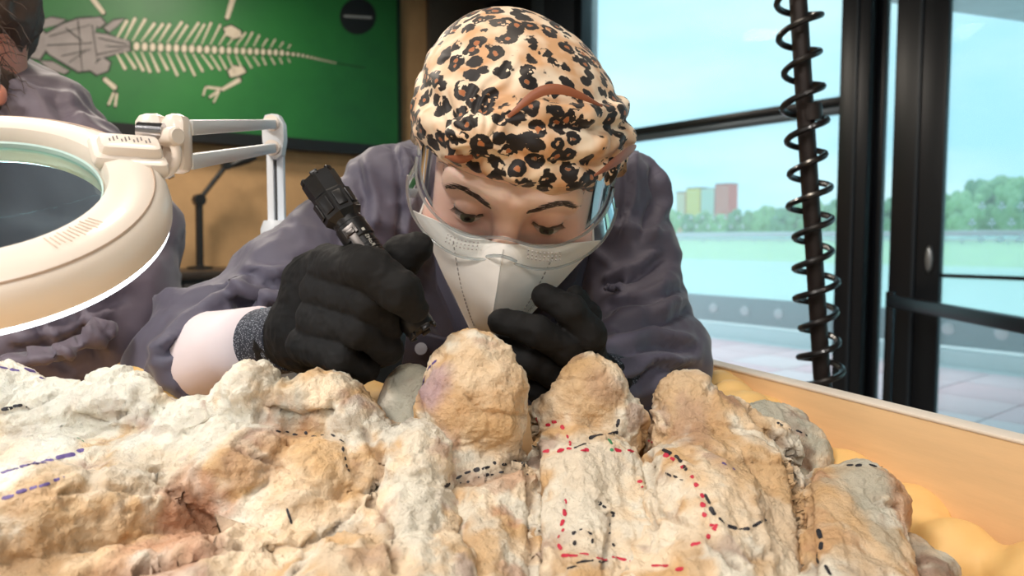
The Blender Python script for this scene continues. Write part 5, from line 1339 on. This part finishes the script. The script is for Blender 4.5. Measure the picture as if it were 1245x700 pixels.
# his gloved hands, resting on the fossil block's far edge
def plain_hand(w, fwd, up, sgn, seed):
    w = np.asarray(w, float); fwd = np.asarray(fwd, float); fwd /= np.linalg.norm(fwd); up = np.asarray(up, float); up = up - fwd*(up@fwd); up /= np.linalg.norm(up); sd_ = np.cross(fwd, up)*sgn
    T = lambda a, b, c: (w + fwd*a + sd_*b + up*c).astype(np.float32)
    ch = [([T(-.02, 0, 0), T(.02, 0, 0)], [.030, .030])] + [([T(.02, b, 0), T(.085, b*1.15, .004)], [.018, .015]) for b in (-.030, -.010, .010, .028)]
    fg = [([T(.085, b*1.15, .004), T(.085+.042*l, b*1.25, .006), T(.085+.065*l, b*1.25, -.014), T(.085+.070*l, b*1.2, -.034)], [.0125, .0115, .011, .0095]) for b, l in ((-.030, .92), (-.010, 1.06), (.010, 1.0), (.028, .8))]
    th_ = ([T(.022, -.030, -.004), T(.055, -.058, -.010), T(.082, -.064, -.022)], [.016, .0135, .011])
    def f(P):
        d = None
        for p, r in ch:
            e = s_chain(P, p, r, .01); d = e if d is None else smin(d, e, .012)
        for p, r in fg + [th_]: d = smin(d, s_chain(P, p, r, .004), .003)
        return d
    v, q = net(f, w - .2, w + .2, .0026); v = relax(v, q, 1)
    return mesh_obj('glove', v, q, M_glove, man)
plain_hand(V(-104, 432, .645), (-.75, -.6, -.05), (.1, -.2, 1), -1, 5)
plain_hand(V(-206, 432, .645), (.75, -.6, -.05), (-.1, -.2, 1), 1, 6)
# ================================================================== magnifier ring lamp
M_cream = mat('lamp_cream', lin(240, 228, 216), .35, noise=.02, coat=.2)
M_armw = mat('arm_white', lin(222, 226, 230), .4)
RT = R(32); RC = V(-40, 230, .42); RO = R(11); rn = np.array([math.sin(RO)*math.cos(RT), -math.sin(RT), math.cos(RO)*math.cos(RT)])
lamp = empty('magnifier_lamp', (V(336, 290, .88)[0], .88, 0), 'cream ring-light magnifier lamp on a jointed white arm', 'lamp')
MB().lathe([(.0685, -.006), (.0690, -.001), (.0715, .0035), (.080, .0045), (.090, .0025), (.0985, -.0025), (.1030, -.009), (.1042, -.016), (.1036, -.0225), (.1015, -.0245), (.099, -.0245), (.099, -.020), (.0705, -.020), (.0685, -.0245), (.0675, -.0245), (.0675, -.006), (.0685, -.006)], RC, rn, 96).build('housing', M_cream, lamp)
MB().lathe([(.0955, -.0004), (.0960, .0002), (.0966, -.0008), (.0955, -.0004)], RC, rn, 96).build('seam', mat('seam_grey', lin(196, 172, 154), .5), lamp)
MB().lathe([(.0710, -.0205), (.0985, -.0205), (.1022, -.0247), (.1022, -.0268), (.0985, -.0275), (.0710, -.0275), (.0710, -.0205)], RC, rn, 96).build('light_diffuser', mat('ring_diffuser', lin(250, 252, 255), .5, emit=lin(246, 250, 255), estr=7.0), lamp)
M_lens = bpy.data.materials.new('lens_glass'); M_lens.use_nodes = True
_N = M_lens.node_tree.nodes; _N.remove(_N['Principled BSDF']); _g = _N.new('ShaderNodeBsdfGlass'); _g.inputs['Color'].default_value = (.78, .95, .96, 1); _g.inputs['IOR'].default_value = 1.5; _g.inputs['Roughness'].default_value = 0.0
M_lens.node_tree.links.new(_g.outputs[0], _N['Material Output'].inputs['Surface'])
a = np.linspace(0, 1, 14)
MB().lathe([(.0672*t, -.0098 - .0022*(1-t*t)) for t in a[1:]] + [(.0672*t, -.0078 + .0022*(1-t*t)) for t in a[::-1][:-1]], RC, rn, 96).build('lens', M_lens, lamp)
MB().lathe([(.0664, -.005), (.0674, -.004), (.0674, -.012), (.0664, -.012), (.0664, -.005)], RC, rn, 96).build('lens_rim', mat('lens_rim', lin(206, 232, 228), .3), lamp)
# moulded lettering strip on the ring (radial ticks) and bracket
ux = np.array([1., 0, 0]); ux = ux - rn*(ux@rn); ux /= np.linalg.norm(ux); uy = np.cross(rn, ux)
def rp(r_, ang, h): return RC + (ux*math.cos(ang) + uy*math.sin(ang))*r_ + rn*h
tk = MB()
for k in range(12):
    an = R(-34 + k*1.8); d_ = ux*math.cos(an)+uy*math.sin(an); tk.box(rp(.0815, an, .0047), .009 if k % 3 else .012, .0005, .0003, (d_, np.cross(rn, d_), rn))
tk.build('moulded_ticks', mat('tick_tan', lin(206, 184, 166), .5), lamp)
bd = V(196, 186, .505) - V(126, 182, .485); bd /= np.linalg.norm(bd); bn = rn - bd*(rn@bd); bn /= np.linalg.norm(bn); bs = np.cross(bn, bd)
bc = V(158, 181, .478)
br1 = MB().box(bc, .036, .022, .013, (bd, bs, bn), .004).build('label_block', M_cream, lamp)
MB().box(V(148, 181, .478)-bd*.003-bn*.003, .03, .034, .010, (bd, bs, bn), .004).build('mount_plate', M_cream, lamp)
MB().box(V(178, 203, .478), .026, .016, .012, (bd, bs, bn), .004).build('lower_block', M_cream, lamp)
tk = MB()
for k in range(11):
    tk.box(bc + bd*(-.012+k*.0023) + bs*(.0018*((k*7) % 3-1)) + bn*.0066, .0008, .0035+.0025*((k*5) % 3)/2, .0003, (bd, bs, bn))
tk.build('block_lettering', mat('letter_grey', lin(104, 96, 96), .5), br1)
# hinge
j = V(196, 172, .508)
MB().box(V(187, 166, .512), .020, .020, .030, None, .006).build('hinge_cheek', M_cream, lamp)
MB().box(V(216, 175, .512), .017, .020, .040, (np.array([1, .1, 0]), np.array([-.1, 1, 0]), np.array([0, 0, 1])), .006).build('hinge_cheek', M_cream, lamp)
MB().lathe([(.001, -.008), (.0062, -.008), (.0062, .008), (.001, .008)], V(184, 160, .497), (1, .1, -.05), 24).build('hinge_pin', M_chrome, lamp)
lp = [V(193, 188, .497) + np.array([math.cos(t)*.012, 0, math.sin(t)*.0135]) for t in np.linspace(-2.2, 2.4, 24)]
MB().tube(lp, .0033, 12).build('hinge_loop', M_cream, lamp)
MB().lathe([(.001, 0), (.0065, 0), (.0065, .011), (.005, .0125), (.001, .0125)], V(201, 167, .500), (1, -.5, 0), 20).build('clamp_knob', M_cream, lamp)
MB().tube([V(208, 205, .50), V(210, 214, .50), V(205, 216, .50)], .0016, 8).build('wing_screw', M_chrome, lamp)
# parallel arms to the elbow, then the upright
for (x0, y0, x1, y1) in ((228, 155, 332, 151), (228, 197, 332, 180)):
    A_ = V(x0, y0, .515); B_ = V(x1, y1, .868); dv = B_-A_; L_ = np.linalg.norm(dv); dv /= L_; up = np.array([0, 0, 1.]) - dv*dv[2]; up /= np.linalg.norm(up)
    MB().box((A_+B_)/2, L_, .008, .0105, (dv, np.cross(up, dv), up), .0012).build('arm_bar', M_armw, lamp)
pl = [V(x, y, .873) for x, y in ((318, 150), (322, 140), (330, 138), (338, 139), (344, 150), (345, 170), (342, 188), (334, 194), (324, 188), (319, 172))]
MB().prism(pl, (0, 1, 0), .014).build('elbow_plate', M_armw, lamp)
MB().lathe([(.001, -.006), (.009, -.006), (.009, .02), (.001, .02)], V(331, 150, .873), (0, 1, 0), 20).build('elbow_bolt', M_cream, lamp)
MB().lathe([(.001, -.006), (.009, -.006), (.009, .02), (.001, .02)], V(332, 180, .873), (0, 1, 0), 20).build('elbow_bolt', M_cream, lamp)
tp = V(334, 185, .885); bx_ = tp[0]
MB().box((bx_-.005, .885, (tp[2]+.5)/2), .008, .008, tp[2]-.5, None, .001).build('upright_bar', M_armw, lamp)
MB().box((bx_+.007, .885, (tp[2]+.5)/2), .008, .008, tp[2]-.5, None, .001).build('upright_bar', mat('arm_blue_white', lin(206, 216, 226), .3), lamp)
MB().box((bx_+.001, .890, (tp[2]+.5)/2), .006, .004, tp[2]-.5).build('spring_slot', mat('slot_dark', lin(70, 66, 64), .5), lamp)
zc = V(334, 268, .885)[2]
MB().lathe([(.001, -.62), (.019, -.62), (.019, -.01), (.015, 0), (.001, 0)], (bx_+.001, .885, zc), (0, 0, 1), 24).build('socket', M_armw, lamp)
MB().tube([(bx_, .885, .05), (bx_, .885, zc-.6)], .016, 20).build('pole', M_armw, lamp)
MB().lathe([(.001, 0), (.15, 0), (.15, .02), (.10, .035), (.03, .05), (.001, .05)], (bx_, .885, 0), (0, 0, 1), 40).build('floor_base', M_armw, lamp)

# ================================================================== pole with coiled hose by the window
t0_ = V(968, -40, 1.10); t1_ = V(1000, 470, 1.10); pdv = (t1_-t0_)/np.linalg.norm(t1_-t0_)
ptop = t0_ - pdv*.35; pbot = t0_ + pdv*((0.04-t0_[2])/pdv[2])
M_pole = mat('pole_dark', lin(46, 38, 36), .45, metal=.4, noise=.2)
pole = empty('hose_stand', (pbot[0], pbot[1], 0), 'slim dark floor stand pole in front of the window', 'stand')
MB().tube([pbot, ptop], .0125, 20).build('pole', M_pole, pole)
MB().lathe([(.001, 0), (.16, 0), (.16, .015), (.05, .03), (.02, .05), (.001, .05)], (pbot[0], pbot[1], 0), (0, 0, 1), 36).build('base', M_pole, pole)
MB().lathe([(.001, -.012), (.017, -.012), (.017, .012), (.001, .012)], V(985, 137, 1.1), pdv, 20).build('collar', M_pole, pole)
e1 = np.cross(pdv, [0, 1, 0]); e1 /= np.linalg.norm(e1); e2 = np.cross(pdv, e1)
pts = []; Lh = np.linalg.norm(V(1000, 474, 1.1) - (t0_ - pdv*.25)); s0_ = t0_ - pdv*.25
n = 620; phs = 0.0
for i in range(n):
    t = i/(n-1); pitch = .056 - .013*t; phs += 2*PI*(Lh/(n-1))/pitch
    rr_ = .0275 + .003*math.sin(phs*.37) 
    pts.append(s0_ + pdv*Lh*t + e1*(math.cos(phs)*rr_ - .001) + e2*math.sin(phs)*rr_)
tail_ = [pts[-1] + np.array([.02*t, .01*t, -.25*t]) for t in (.3, .7, 1.2, 2.0)]
hs = MB().tube(pts + tail_, .0048, 8).build('coiled_hose', mat('hose_black', lin(26, 22, 22), .3, coat=.3), None)
tag(hs, 'black coiled air hose winding around the dark stand pole', 'hose')
